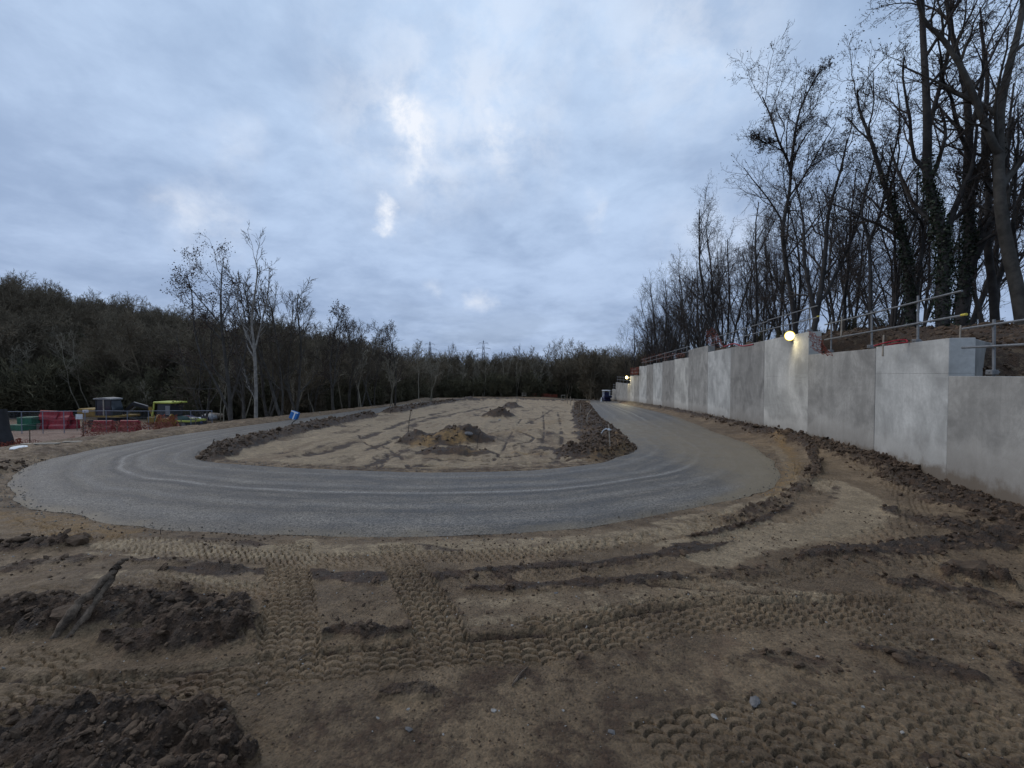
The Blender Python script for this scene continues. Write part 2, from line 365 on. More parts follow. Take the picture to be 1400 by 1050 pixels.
# wall face line (plan), near to far
WALL = np.array([(3.9, -4.0), (5.05, 1.0), (6.2, 4.4), (6.67, 5.8), (8.1, 10.0), (8.9, 13.5), (9.55, 16.7), (10.9, 23), (12.1, 29.4), (13.9, 42), (15.2, 54), (16.5, 72), (16.7, 76)])
def wall_x(y): return np.interp(y, WALL[:, 1], WALL[:, 0])
def wall_at(px):
    k = (px-700)/F
    for i in range(len(WALL)-1):
        (x0, y0), (x1, y1) = WALL[i], WALL[i+1]
        # x0+(x1-x0)t = k*(y0+(y1-y0)t)
        den = (x1-x0)-k*(y1-y0)
        if abs(den) < 1e-9: continue
        t = (k*y0-x0)/den
        if -1e-6 <= t <= 1+1e-6 and y0+(y1-y0)*t > .5: return x0+(x1-x0)*t, y0+(y1-y0)*t
    return tuple(WALL[-1])

def pxpath(L, sub=6): return catmull([G(*p) for p in L], sub, False)
# tread tracks: px path, half width, cell across, cell along, amplitude
TREADS = [
 ([(0, 948), (130, 948), (250, 945), (370, 926), (450, 912), (560, 898), (640, 890), (760, 880), (860, 860), (950, 846), (1050, 838), (1200, 834), (1400, 852)], .165, .105, .10, .022),
 ([(0, 902), (70, 903), (130, 908)], .09, .10, .10, .016),
 ([(404, 738), (396, 765), (393, 790), (397, 843), (394, 896), (386, 943)], .185, .076, .082, .020),
 ([(540, 742), (548, 765), (564, 796), (592, 843), (604, 889), (600, 905)], .18, .076, .082, .020),
 ([(130, 742), (230, 754), (330, 760), (393, 766), (450, 768), (540, 764), (620, 760), (720, 755), (800, 748), (880, 736), (950, 722), (1030, 700), (1075, 676), (1098, 650), (1096, 632)], .17, .10, .12, .020),
 ([(150, 797), (220, 797), (300, 803), (385, 812)], .12, .09, .10, .014),
 ([(900, 728), (960, 716), (1018, 697), (1075, 682), (1120, 668), (1128, 650)], .16, .10, .12, .018),
 ([(1130, 616), (1175, 636), (1221, 663), (1250, 690), (1250, 712), (1203, 731), (1140, 742)], .20, .10, .12, .018),
 ([(930, 795), (1010, 788), (1110, 775), (1250, 768), (1400, 782)], .17, .11, .10, .018),
 ([(880, 1050), (1000, 1012), (1120, 1000), (1250, 978), (1400, 985), (1450, 990)], .24, .125, .10, .013),
 ([(1050, 1055), (1200, 1040), (1330, 1010), (1420, 1020)], .16, .12, .10, .012),
 ([(40, 728), (120, 741), (180, 752)], .12, .10, .12, .015),
 ([(0, 700), (60, 722), (130, 735), (230, 742), (330, 742)], .10, .10, .12, .013),
 ([(1150, 862), (1230, 868), (1310, 880), (1420, 900)], .13, .10, .10, .014), ([(700, 858), (800, 846), (900, 826), (1000, 816), (1200, 812), (1400, 826)], .10, .10, .10, .018),
 ([(950, 1075), (1100, 1060), (1250, 1065), (1400, 1050)], .14, .12, .10, .014), ([(1000, 968), (1120, 965), (1250, 945), (1400, 950)], .10, .12, .10, .010), ([(0, 975), (100, 972), (200, 972), (330, 960)], .09, .10, .10, .014),
 ([(620, 790), (720, 786), (830, 778), (930, 764)], .10, .10, .12, .012), ([(950, 742), (1020, 730), (1090, 712), (1130, 690)], .10, .10, .12, .014), ([(0, 815), (90, 812), (200, 818), (330, 824)], .10, .10, .10, .010),
]
# dark bands, churned where they carry clods: px path, half width (m), darkness, clod height
DARKS = [
 ([(230, 784), (330, 784), (430, 790), (560, 792)], .10, .8, .012), ([(575, 790), (700, 782), (800, 776), (900, 762), (960, 745), (1010, 733)], .11, .85, .018),
 ([(640, 806), (760, 800), (900, 792), (1000, 782), (1100, 768), (1200, 753), (1290, 738), (1400, 735)], .07, .8, .022), ([(1080, 770), (1200, 755), (1300, 742), (1400, 742)], .20, .9, .03),
 ([(10, 862), (70, 852), (150, 838), (210, 838), (270, 850), (350, 872)], .30, 1, .085), ([(-60, 850), (0, 840), (60, 845)], .25, .9, .05), ([(150, 878), (260, 880), (350, 885)], .12, .8, .03),
 ([(-40, 990), (60, 975), (130, 975), (200, 992), (260, 1010), (330, 1048)], .14, 1, .06), ([(-60, 1040), (80, 1020), (200, 1040), (300, 1075)], .20, .9, .05), ([(-100, 1100), (0, 1120), (200, 1130), (300, 1150)], .22, .8, .05),
 ([(0, 748), (50, 748), (110, 738)], .20, .9, .05), ([(90, 745), (115, 740)], .10, 1, .07), ([(0, 778), (70, 770), (130, 768)], .12, .6, .02),
 ([(440, 876), (470, 866), (530, 868), (560, 864)], .06, .9, .035), ([(630, 868), (620, 845), (600, 820), (590, 795)], .05, .6, .02),
 ([(1295, 790), (1330, 786), (1370, 798)], .20, 1, .09), ([(1230, 700), (1290, 715), (1350, 730), (1420, 745)], .42, .85, .04), ([(1240, 800), (1300, 812), (1400, 830)], .22, .75, .03),
 ([(1190, 885), (1260, 900), (1330, 925)], .10, .7, .02), ([(1210, 1048), (1300, 1042), (1400, 1035)], .08, .9, .03), ([(700, 935), (722, 915)], .02, .9, .01),
 ([(1094, 606), (1112, 625), (1112, 645), (1092, 668), (1050, 692), (990, 710)], .13, .9, .05), ([(940, 735), (1000, 722), (1050, 705), (1085, 690)], .06, .8, .025),
 ([(520, 956), (560, 948), (600, 950)], .05, .7, .02), ([(180, 770), (260, 775), (330, 781)], .05, .6, .02), ([(1340, 880), (1390, 900), (1430, 940)], .12, .8, .03),
 ([(1000, 900), (1100, 905), (1200, 920)], .10, .45, .012), ([(760, 900), (850, 905), (930, 880)], .09, .35, .008),
 ([(420, 1010), (600, 985), (800, 970), (1000, 975), (1200, 1000), (1450, 1010)], .42, .42, .0), ([(900, 915), (1100, 920), (1300, 930), (1450, 960)], .25, .36, .0), ([(380, 1090), (700, 1100), (1100, 1110), (1500, 1120)], .35, .42, .0), ([(0, 820), (200, 815), (340, 830)], .12, .4, .0), ([(640, 782), (760, 776), (860, 768)], .12, .55, .0), ([(250, 734), (300, 741), (355, 747)], .10, .62, .0), ([(572, 743), (610, 750), (650, 757)], .09, .62, .0), ([(460, 800), (560, 830), (640, 835)], .18, .3, .0), ([(1120, 690), (1140, 675), (1135, 660)], .10, .5, .0)]  # bands with no clod height only darken the ground colour
SANDS = [([(1130, 660), (1180, 690), (1150, 715), (1040, 735), (960, 755)], .32, 1), ([(650, 825), (780, 820), (900, 812), (1000, 805), (1120, 812)], .17, .42), ([(420, 738), (425, 770)], .10, .8),
         ([(640, 848), (760, 838), (860, 822)], .12, .38), ([(900, 745), (1000, 720), (1050, 712)], .05, .8), ([(150, 745), (300, 752), (420, 755), (600, 745), (800, 740), (950, 718)], .22, .62),
         ([(130, 790), (250, 790), (350, 800)], .08, .5), ([(1060, 610), (1080, 640), (1070, 670), (1000, 695), (900, 715)], .12, .5), ([(0, 930), (120, 930), (250, 920), (370, 903)], .05, .5),
         ([(860, 940), (1000, 900), (1100, 880)], .2, .25), ([(120, 758), (230, 765)], .06, .6)]
# thin pressed lips: px path, width, step
LIPS = [([(640, 874), (700, 868), (760, 862), (815, 852), (870, 838), (940, 828), (1000, 822), (1120, 816), (1240, 820)], .035, .034), ([(0, 927), (60, 931), (130, 930), (180, 926), (250, 922), (310, 914), (370, 903)], .035, .032),
        ([(445, 896), (500, 890), (560, 884)], .025, .02), ([(870, 798), (940, 803), (1000, 806), (1100, 808)], .025, .018),
        ([(1000, 640), (1062, 655), (1090, 640)], .01, .0)]
for L in (TREADS, DARKS, SANDS, LIPS):
    for i in range(len(L)): L[i] = (pxpath(L[i][0], 3), *L[i][1:])
# earth heaps in the island: centre, radii, height, rotation
def heap(px, py, rx, ry, h, rot=0): x, y = G(px, py); return (x, y, rx, ry, h, rot)
HEAPS = [heap(600, 605, 1.45, 1.5, .20, 0), heap(638, 603, 1.15, 1.5, .36, 0), heap(562, 604, .55, 1.2, .24), heap(622, 620, 1.3, .6, .15), heap(683, 570, 1.25, 1.5, .55), heap(700, 558, 1.3, 2.4, .5), heap(640, 548, 1.5, 3, .4)]
RUTS = [([(742, 562), (744, 585), (742, 606)], .05, .03), ([(600, 600), (560, 585), (590, 572), (640, 562), (690, 552)], .30, .03), ([(520, 640), (530, 620), (500, 605), (490, 596)], .045, .03), ([(560, 640), (545, 622), (520, 606)], .05, .03), ([(300, 631), (380, 636), (500, 640), (600, 641)], .09, .03),
        ([(560, 625), (640, 628), (720, 620), (770, 612)], .10, .05), ([(560, 638), (640, 636), (730, 634), (790, 628)], .09, .04), ([(640, 598), (700, 585), (740, 570), (760, 556)], .10, .03), ([(700, 610), (730, 600), (712, 590), (690, 588)], .06, .03),
        ([(400, 625), (470, 610), (520, 590), (560, 575), (620, 560)], .22, .03), ([(430, 632), (500, 615), (545, 597)], .10, .03), ([(675, 630), (690, 610), (700, 590), (715, 570)], .05, .02), ([(762, 628), (768, 605), (766, 580), (762, 562)], .08, .03)]
RUTS = [(pxpath(a, 3), b, c) for a, b, c in RUTS]
OCHRE = [([(575, 610), (600, 606), (625, 608)], .35, .9), ([(640, 622), (700, 618), (740, 622)], .15, .5), ([(1058, 600), (1082, 622), (1080, 650), (1050, 675)], .14, .8), ([(-40, 702), (30, 710), (90, 722), (170, 730)], .28, .7), ([(845, 600), (862, 612), (840, 625)], .35, .55), ([(650, 595), (700, 590), (760, 575)], .5, .35), ([(780, 590), (830, 600), (850, 615), (810, 630)], .25, .4)]
OCHRE = [(pxpath(a, 3), b, c) for a, b, c in OCHRE]
BERM_L = np.array([(-7.35, 10.75), (-7.75, 11.8), (-8.0, 13.2), (-8.15, 14.8), (-8.4, 17), (-8.7, 20), (-8.9, 24), (-9.0, 28)])
BERM_L2 = np.array([(-9.0, 33), (-9.4, 45), (-9.5, 58), (-9, 70), (-6, 76), (0, 79.5), (7, 80), (12, 76)])
BERM_R = np.array([(2.0, 11.3), (2.75, 12.4), (3.1, 14), (3.55, 17.5), (4.1, 23), (5.0, 30), (6.6, 41), (8.3, 52), (10, 65)])

def terrain(x, y, fine=True):
    x = np.asarray(x, float); y = np.asarray(y, float)
    yc = np.clip(y, -12, 1e9); flat = np.where(yc < 95, yc, 95+25*(1-np.exp(-(np.maximum(yc, 95)-95)/25)))
    z = -SL*flat
    dark = np.zeros(x.shape); sand = np.zeros(x.shape); yard = np.zeros(x.shape); lit = np.zeros(x.shape); rough = np.zeros(x.shape)
    near = (np.abs(x) < 40) & (y < 110) & (y > -15)
    # yard lower on the left, hill behind it
    drop = sst(-14.3, -18.0, x)*sst(9, 14, y); z = z-1.0*drop
    hill = sst(-26, -88, x)*sst(38, 62, y)
    z = z+11.0*hill+2.5*sst(-34, -90, x)*sst(60, 120, y)
    z = z+8*sst(120, 300, y)*.4
    z = z+(fbm(x*.05, y*.05, 3, 40)-.5)*2.2*sst(40, 90, np.hypot(x, y))
    yard = np.clip(sst(-14.5, -15.8, x)*sst(12, 14, y)*sst(37, 32, y)*1.1*(.55+.9*fbm(x*.35, y*.35, 3, 61)), 0, 1)
    forest = np.clip(sst(36, 42, y)*sst(-14.6, -17.5, x)+sst(94, 99, y)+sst(20, 26, x-wall_x(np.clip(y, -4, 76))), 0, 1)
    lit = forest
    verge = sst(-12.2, -12.8, x)*(1-sst(-15.5, -17, x))*sst(9, 12, y)
    dark = np.maximum(dark, .35*verge)
    if not near.any(): return z, dark, sand, yard, lit, rough
    xs = x[near]; ys = y[near]; zz = z[near]; dk = dark[near]; sd = sand[near]; yd = yard[near]; rg = rough[near]; lt = lit[near]
    do, _, _ = polydist(xs, ys, OUTD); di, _, _ = polydist(xs, ys, INND)
    io = inside(xs, ys, OUTD); ii = inside(xs, ys, INND)
    for P, wd, dp in RUTS:
        d, _, arc = polydist(xs, ys, P, False); q = (d+(fbm(xs*3, ys*3, 3, 88)-.5)*wd)/wd
        g_ = sst(1.6, .2, q)*ii*sst(.28, .50, fbm(xs*1.1, ys*1.1, 4, 87)); zz = zz-g_*dp*(.5+fbm(xs*4, ys*4, 3, 89)); dk = np.maximum(dk, g_*.85)
    onroad = io & ~ii; edge = np.minimum(do, di)
    w1 = fbm(xs*1.3, ys*1.3, 4, 1)-.5
    zz = zz+w1*.05+(fbm(xs*.35, ys*.35, 3, 2)-.5)*.06
    # island
    stl = fbm(xs*1.6, ys*.28, 5, 70, .62); sd = np.where(ii, np.maximum(sd, sst(.15, .5, di)*np.clip(.35+.85*sst(.26, .66, stl), 0, 1)), sd)
    lane = .012*np.sin(xs*9+2*fbm(xs*.4, ys*.08, 3, 77))*np.where(ii, 1, 0); zz = zz+lane
    zz = zz+np.where(ii, (ridged(xs*1.1, ys*.5, 4, 78)-.6)*.09*sst(.2, .8, di), 0)
    dk = np.where(ii, np.maximum(dk, .55*sst(.54, .74, fbm(xs*.9+5, ys*.35, 5, 79, .62))+.4*sst(.58, .66, fbm(xs*3+5, ys*1.2, 4, 76, .6))), dk)
    dk = np.where(ii & (di < .35), .45, dk)
    for P, wd, h in ((BERM_L, .66, .22), (BERM_L2, .8, .32), (BERM_R, 1.02, .20)):
        d, lat, arc = polydist(xs, ys, P, False)
        wj = wd*(.75+.7*fbm(xs*.9, ys*.9, 3, 90))
        m = sst(1.15, .25, d/wj)*ii
        zz = zz+m*h*(.55+.7*fbm(xs*2.3, ys*2.3, 4, 91)); dk = np.maximum(dk, sst(.05, .35, m)); rg = np.maximum(rg, m)
    for (cx, cy, rx, ry, h, rot) in HEAPS:
        u = np.hypot((xs-cx)/rx, (ys-cy)/ry)+(fbm(xs*1.8, ys*1.8, 3, 95)-.5)*.45
        m = sst(1.05, .15, u); zz = zz+m*h*(.8+.4*fbm(xs*3, ys*3, 3, 96)); dk = np.maximum(dk, sst(.03, .25, m)); rg = np.maximum(rg, m*.55)
    # outside berm along the wall foot
    dw = wall_x(np.clip(ys, -4, 76))-xs
    foot = sst(1.15, .15, dw+(fbm(xs*.8, ys*.8, 3, 50)-.5)*.9)*(ys < 77)*(~onroad)
    foot = np.where(dw < -.2, 1, foot)
    zz = zz+foot*(.13+.20*fbm(xs*1.6, ys*1.6, 4, 51))*(.30+.70*sst(6, 12, ys)); dk = np.maximum(dk, foot*.95); rg = np.maximum(rg, foot*.9)
    # left verge lumps
    vm = (xs < -10)*(~io)*sst(5.5, 8, ys)*sst(2.6, .5, np.abs(do-1.0))
    zz = zz+vm*.16*fbm(xs*1.5, ys*1.5, 3, 55); rg = np.maximum(rg, vm*.35); dk = np.maximum(dk, vm*.35)
    if fine:
        k = (ys < 16) & (~ii) & (np.abs(xs) < 14)
        X = xs[k]; Y = ys[k]; Z = np.zeros(X.shape); D = dk[k]; SA = sd[k]; RG = rg[k]
        wob = (fbm(X*2.4, Y*2.4, 3, 12)-.5)
        for P, hw, val in SANDS:
            d, _, _ = polydist(X, Y, P, False); SA = np.maximum(SA, val*sst(1.4, .5, (d+wob*.12)/hw))
        TM = np.zeros(X.shape); TH = np.zeros(X.shape); nz9 = fbm(X*7, Y*7, 4, 61, .6)
        for (P, hw, ca, cl, amp) in TREADS:
            bb = (X > P[:, 0].min()-.6) & (X < P[:, 0].max()+.6) & (Y > P[:, 1].min()-.6) & (Y < P[:, 1].max()+.6)
            if not bb.any(): continue
            x1 = X[bb]; y1 = Y[bb]
            d, lat, arc = polydist(x1, y1, P, False)
            lat = np.sign(lat)*d
            tot = np.linalg.norm(np.diff(P, axis=0), axis=1).sum()
            lat = lat+.022*(fbm(x1*7, y1*7, 3, 33)-.5); arc2 = arc+.045*(fbm(x1*5, y1*5, 3, 34)-.5)
            m = sst(1.08, .9, d/hw)*sst(0, .12, arc)*sst(tot, tot-.12, arc)*(.55+.5*sst(.34, .54, fbm(x1*2.2, y1*2.2, 3, 35)))
            mode = 1 if abs(P[-1, 0]-P[0, 0]) > 1.6*abs(P[-1, 1]-P[0, 1]) and Y[bb].min() < 4.4 and P[:, 1].mean() < 3.6 else (2 if P[:, 1].mean() > 3.9 and len(P) > 8 else 0)
            if mode == 1: c = arc2/.104; ci = np.floor(c); cu = (c-ci)*2-1; v = -lat/.066+.5*(ci % 2)-.42*cu*cu
            elif mode == 2: c = lat/ca; ci = np.floor(c); cu = (c-ci)*2-1; v = arc2/.075+.5*(ci % 2)+.55*cu
            else: c = lat/ca; ci = np.floor(c); cu = (c-ci)*2-1; v = arc2/cl+.5*(ci % 2)-.42*cu*cu
            vv = v-np.floor(v)
            amp = amp*1.25; grv = np.exp(-((vv-.12)/.11)**2)+np.exp(-((vv-1.12)/.11)**2); h = amp*(.5*np.clip((vv-.15)/.85, 0, 1)-1.15*grv*(.7+.6*nz9[bb]))-amp*.35
            h = h+amp*.8*sst(.88, 1.0, d/hw)*sst(1.3, 1.05, d/hw)
            old = TM[bb]; oh = TH[bb]; m2 = np.clip(m, 0, 1)
            TH[bb] = oh*(1-m2)+h*m2; TM[bb] = np.maximum(old, m2)
        Z = Z+TH
        for P, hw, val, ch in DARKS:
            hw = hw*1.25 if ch < .04 else hw
            d, _, arc = polydist(X, Y, P, False); tl = np.linalg.norm(np.diff(P, axis=0), axis=1).sum()
            q = (d+wob*hw*.9+(nz9-.5)*hw*1.3)/hw/(.35+.65*sst(-.02, min(.5, tl*.3), np.minimum(arc, tl-arc)))
            m = sst(1.35, .45, q)*(1-.6*TM); D = np.maximum(D, val*m)
            big = ch > .045
            nz = .35+1.1*fbm(X*(5 if big else 9), Y*(5 if big else 9), 4, 60, .6)
            Z = Z+m*ch*nz*.9; RG = np.maximum(RG, m*min(1, ch/.055))
        for P, wd, st in LIPS:
            d, lat, _ = polydist(X, Y, P, False)
            lat = np.sign(lat)*d+.012*(fbm(X*8, Y*8, 2, 44)-.5)
            wd = wd*.75; st = st*1.35; g = np.exp(-(lat/wd)**2)*(.5+.7*nz9); Z = Z-g*st*.75; D = np.maximum(D, g*.8*(st > 0)); Z = Z+st*.35*np.exp(-((lat-wd*2.2)/wd/1.3)**2)*(d < .3)
        # lumpy zones
        e, hid = worley(X*10+wob*1.5, Y*10, 20); e2, _ = worley(X*23, Y*23, 21)
        cl = (np.clip(.62-e, 0, 1)**.6)*(.4+hid)
        Z = Z+(1-RG)*(ridged(X*5, Y*5, 5, 26)-.62)*.016*(1-.4*TM)*(.5+1.0*sst(.4, .6, fbm(X*1.5, Y*1.5, 3, 19)))
        e3, h3 = worley(X*17+nz9*2, Y*17+3, 25)
        Z = Z+RG*(cl*.045+np.clip(.5-e3, 0, 1)*.055*h3+np.clip(.6-e2, 0, 1)*.022)+RG*(ridged(X*7, Y*7, 5, 22)-.6)*.085
        Z = Z+(1-RG)*((fbm(X*14, Y*14, 4, 23, .6)-.5)*.012+np.clip(.35-e2, 0, 1)*.012*sst(.5, .7, fbm(X*2, Y*2, 2, 24)))*(1-.5*TM)*(1-.55*np.clip(SA, 0, 1))
        cob = sst(2.5, 2.15, Y)*sst(.7, 1.5, X)
        Z = Z+cob*(1-TM)*np.clip(.5-e, 0, 1)*.020
        SA = SA*(1-.35*TM)+.28*TM
        zz[k] = zz[k]+Z; dk[k] = D; sd[k] = np.maximum(SA, 0); rg[k] = RG
    k2 = (ys >= 8)
    X = xs[k2]; Y = ys[k2]
    ew, hw_ = worley(X*4.5, Y*4.5, 29); ew2, hw2 = worley(X*10, Y*10, 30)
    zz[k2] += rg[k2]*((ridged(X*3.2, Y*3.2, 5, 27)-.6)*.20+(ridged(X*8, Y*8, 4, 28)-.6)*.11+np.clip(.55-ew, 0, 1)*.10*hw_+np.clip(.5-ew2, 0, 1)*.12*hw2)
    zz[k2] += (1-rg[k2])*ii[k2]*(ridged(X*2.5, Y*1.2, 5, 31)-.6)*.05
    road_z = -SL*ys
    zz = np.where(onroad, road_z-.05-.25*sst(0, .4, edge), zz)
    bl = sst(.35, 0, edge)*(~onroad); zz = zz*(1-bl)+(road_z-.012+w1*.02)*bl
    dk = np.where((~onroad) & (edge < .12), np.maximum(dk, .3), dk)
    z[near] = zz; dark[near] = dk; sand[near] = sd; rough[near] = rg
    return z, dark, sand, yard, lit, rough
def zt(x, y):
    return float(terrain(np.array([x]), np.array([y]))[0][0])
def zp(x, y): return -SL*y

# ------------------------------------------------------------------ object helpers
def tag(o, label=None, cat=None, group=None, kind=None):
    if label: o['label'] = label
    if cat: o['category'] = cat
    if group: o['group'] = group
    if kind: o['kind'] = kind
    return o
def empty(name, loc=(0, 0, 0), rz=0, label=None, cat=None, group=None):
    o = bpy.data.objects.new(name, None); COL.objects.link(o); o.location = loc; o.rotation_euler = (0, 0, rz); o.empty_display_size = .2
    return tag(o, label, cat, group)
def np_mesh(name, V, faces, mats, mi=None, smooth=False):
    """faces: (n,4) or (n,3) int array"""
    me = bpy.data.meshes.new(name); V = np.asarray(V, np.float32); Fc = np.asarray(faces, np.int32); k = Fc.shape[1]
    me.vertices.add(len(V)); me.vertices.foreach_set('co', V.ravel())
    me.loops.add(Fc.size); me.loops.foreach_set('vertex_index', Fc.ravel())
    me.polygons.add(len(Fc)); me.polygons.foreach_set('loop_start', np.arange(0, Fc.size, k, dtype=np.int32)); me.polygons.foreach_set('loop_total', np.full(len(Fc), k, np.int32))
    for m in (mats if isinstance(mats, (list, tuple)) else [mats]): me.materials.append(m)
    if mi is not None: me.polygons.foreach_set('material_index', np.asarray(mi, np.int32))
    me.polygons.foreach_set('use_smooth', np.full(len(Fc), smooth, bool))
    me.update(calc_edges=True); return me
def link(name, me, parent=None, loc=(0, 0, 0)):
    o = bpy.data.objects.new(name, me); COL.objects.link(o); o.location = loc
    if parent: o.parent = parent
    return o
def copy_tree(o, parent=None):
    c = o.copy(); COL.objects.link(c)
    if parent: c.parent = parent
    for ch in list(o.children): copy_tree(ch, c)
    return c
class MB:
    def __init__(s): s.v = []; s.f = []
    def raw(s, V, Fc):
        n = len(s.v); s.v += [tuple(v) for v in V]; s.f += [tuple(i+n for i in f) for f in Fc]; return s
    def box(s, c, d, rot=None, taper=1.0):
        x, y, z = d[0]/2, d[1]/2, d[2]/2; b = min(x, y, z)*.12
        V = []
        for sz in (-1, 1):
            k = taper if sz > 0 else 1
            for (sx, sy) in ((-1, -1), (1, -1), (1, 1), (-1, 1)): V.append(Vector((sx*x*k, sy*y*k, sz*z)))
        if rot is not None:
            m = rot if isinstance(rot, Matrix) else Matrix.Rotation(rot, 3, 'Z'); V = [m @ v for v in V]
        V = [v+Vector(c) for v in V]
        return s.raw(V, [(3, 2, 1, 0), (4, 5, 6, 7), (0, 1, 5, 4), (1, 2, 6, 5), (2, 3, 7, 6), (3, 0, 4, 7)])
    def tube(s, a, b, r, r2=None, n=8, cap=True):
        a = Vector(a); b = Vector(b); r2 = r if r2 is None else r2; d = (b-a).normalized()
        u = d.orthogonal().normalized(); w = d.cross(u); V = []
        for p, rr in ((a, r), (b, r2)):
            for i in range(n): V.append(p+(u*math.cos(2*math.pi*i/n)+w*math.sin(2*math.pi*i/n))*rr)
        Fc = [(i, (i+1) % n, n+(i+1) % n, n+i) for i in range(n)]
        if cap: Fc += [tuple(range(n))[::-1], tuple(range(n, 2*n))]
        return s.raw(V, Fc)
    def path(s, P, r, n=6):
        for i in range(len(P)-1):
            ra = r[i] if hasattr(r, '__len__') else r; rb = r[i+1] if hasattr(r, '__len__') else r
            s.tube(P[i], P[i+1], ra, rb, n)
        return s
    def prism(s, prof, y0, y1):           # profile in xz swept along y
        n = len(prof); V = [(p[0], y0, p[1]) for p in prof]+[(p[0], y1, p[1]) for p in prof]
        return s.raw(V, [tuple(range(n)), tuple(range(2*n-1, n-1, -1))]+[(i, n+i, n+(i+1) % n, (i+1) % n) for i in range(n)])
    def build(s, name, m, parent=None, loc=(0, 0, 0), bevel=0.0, smooth=False):
        me = bpy.data.meshes.new(name); me.from_pydata([tuple(v) for v in s.v], [], s.f); me.materials.append(m)
        bm = bmesh.new(); bm.from_mesh(me); bmesh.ops.recalc_face_normals(bm, faces=bm.faces)
        if bevel: bmesh.ops.bevel(bm, geom=list(bm.edges), offset=bevel, segments=1, affect='EDGES', clamp_overlap=True)
        bm.to_mesh(me); bm.free()
        if smooth: me.polygons.foreach_set('use_smooth', np.ones(len(me.polygons), bool))
        return link(name, me, parent, loc)

# ------------------------------------------------------------------ ground
def radial(a0, a1, na, rad):
    ang = np.linspace(a0, a1, na); A, Rr = np.meshgrid(ang, rad); return Rr*np.tan(A) if False else Rr*np.sin(A), Rr*np.cos(A)
def make_ground():
    rows = [0.35, .6, .9, 1.15, 1.35]; r = 1.5
    while r < 4.9: r += max(.0055, r*r/971*1.35); rows.append(r)
    while r < 16: r += r*r/971*1.1 if r < 12 else .16; rows.append(r)
    while r < 105: r *= 1.0125; rows.append(r)
    while r < 900: r *= 1.08; rows.append(r)
    rows = np.array(rows)
    fa = np.linspace(-R(56), R(56), 1060)
    ca = np.linspace(R(58), R(360-58), 120)[1:-1]
    ang = np.concatenate([fa, ca]); n = len(ang); m = len(rows)
    X = rows[:, None]*np.sin(ang)[None]; Y = rows[:, None]*np.cos(ang)[None]
    X = np.concatenate([X.ravel(), [0]]); Y = np.concatenate([Y.ravel(), [0]])
    z, dk, sd, yd, lt, rg = terrain(X, Y)
    V = np.stack([X, Y, z], 1)
    i, j = np.meshgrid(np.arange(m-1), np.arange(n), indexing='ij'); j2 = (j+1) % n
    Fq = np.stack([i*n+j, i*n+j2, (i+1)*n+j2, (i+1)*n+j], -1).reshape(-1, 4)[:, ::-1]
    me = np_mesh('ground', V, Fq, M['ground'], smooth=True)
    oc = np.zeros(X.shape); kk = (Y > 2) & (Y < 30) & (np.abs(X) < 16); xa, ya = X[kk], Y[kk]; ov = np.zeros(xa.shape); wq = fbm(xa*2.2, ya*2.2, 4, 151)-.5
    for P, wd, val in OCHRE: d, _, _ = polydist(xa, ya, P, False); ov = np.maximum(ov, val*sst(1.5, .3, (d+wq*wd*1.6)/wd))
    oc[kk] = ov; ao = me.attributes.new('ochre', 'FLOAT', 'POINT'); ao.data.foreach_set('value', oc.astype(np.float32))
    at = me.color_attributes.new('soil', 'FLOAT_COLOR', 'POINT')
    at.data.foreach_set('color', np.stack([dk, sd, yd, lt], 1).astype(np.float32).ravel())
    o = link('ground', me); tag(o, 'churned brown mud with tyre tread prints and sandy patches', None, None, 'structure')
    return len(Fq)
print('ground quads', make_ground())

def make_road():
    n = len(OUT); K = 28; t = np.linspace(0, 1, K)
    P = OUT[:, None]*(1-t)[None, :, None]+INN[:, None]*t[None, :, None]
    x = P[..., 0].ravel(); y = P[..., 1].ravel(); tt = np.tile(t, n)
    arc = np.cumsum(np.linalg.norm(np.diff((OUT+INN)/2, axis=0, prepend=((OUT+INN)/2)[:1]), axis=1)); aa = np.repeat(arc, K)
    z = -SL*y+.018-.035*(np.abs(tt*2-1)**14)+(fbm(x*.5, y*.5, 3, 81)-.5)*.015
    z += .006*np.sin(tt*40)*0
    mud = np.clip(sst(1.5, 5.5, x)*sst(34, 18, y)*.78+sst(3.2, 5.2, x)*sst(16, 9, y)*.25+sst(45, 75, y)*.2+(.30+.6*fbm(x*.9, y*.9, 3, 171))*sst(.12, 0, tt)+.15*sst(.93, 1, tt), 0, 1)
    V = np.stack([x, y, z], 1)
    i, j = np.meshgrid(np.arange(n), np.arange(K-1), indexing='ij'); i2 = (i+1) % n
    Fq = np.stack([i*K+j, i2*K+j, i2*K+j+1, i*K+j+1], -1).reshape(-1, 4)
    me = np_mesh('road', V, Fq, M['road'], smooth=True)
    if me.polygons[0].normal.z < 0: me.flip_normals()
    at = me.color_attributes.new('lane', 'FLOAT_COLOR', 'POINT')
    at.data.foreach_set('color', np.stack([tt, aa/40.0, mud, tt*0+1], 1).astype(np.float32).ravel())
    tag(link('road', me), 'grey rolled asphalt loop road curving round the sandy island', None, None, 'structure')
make_road()

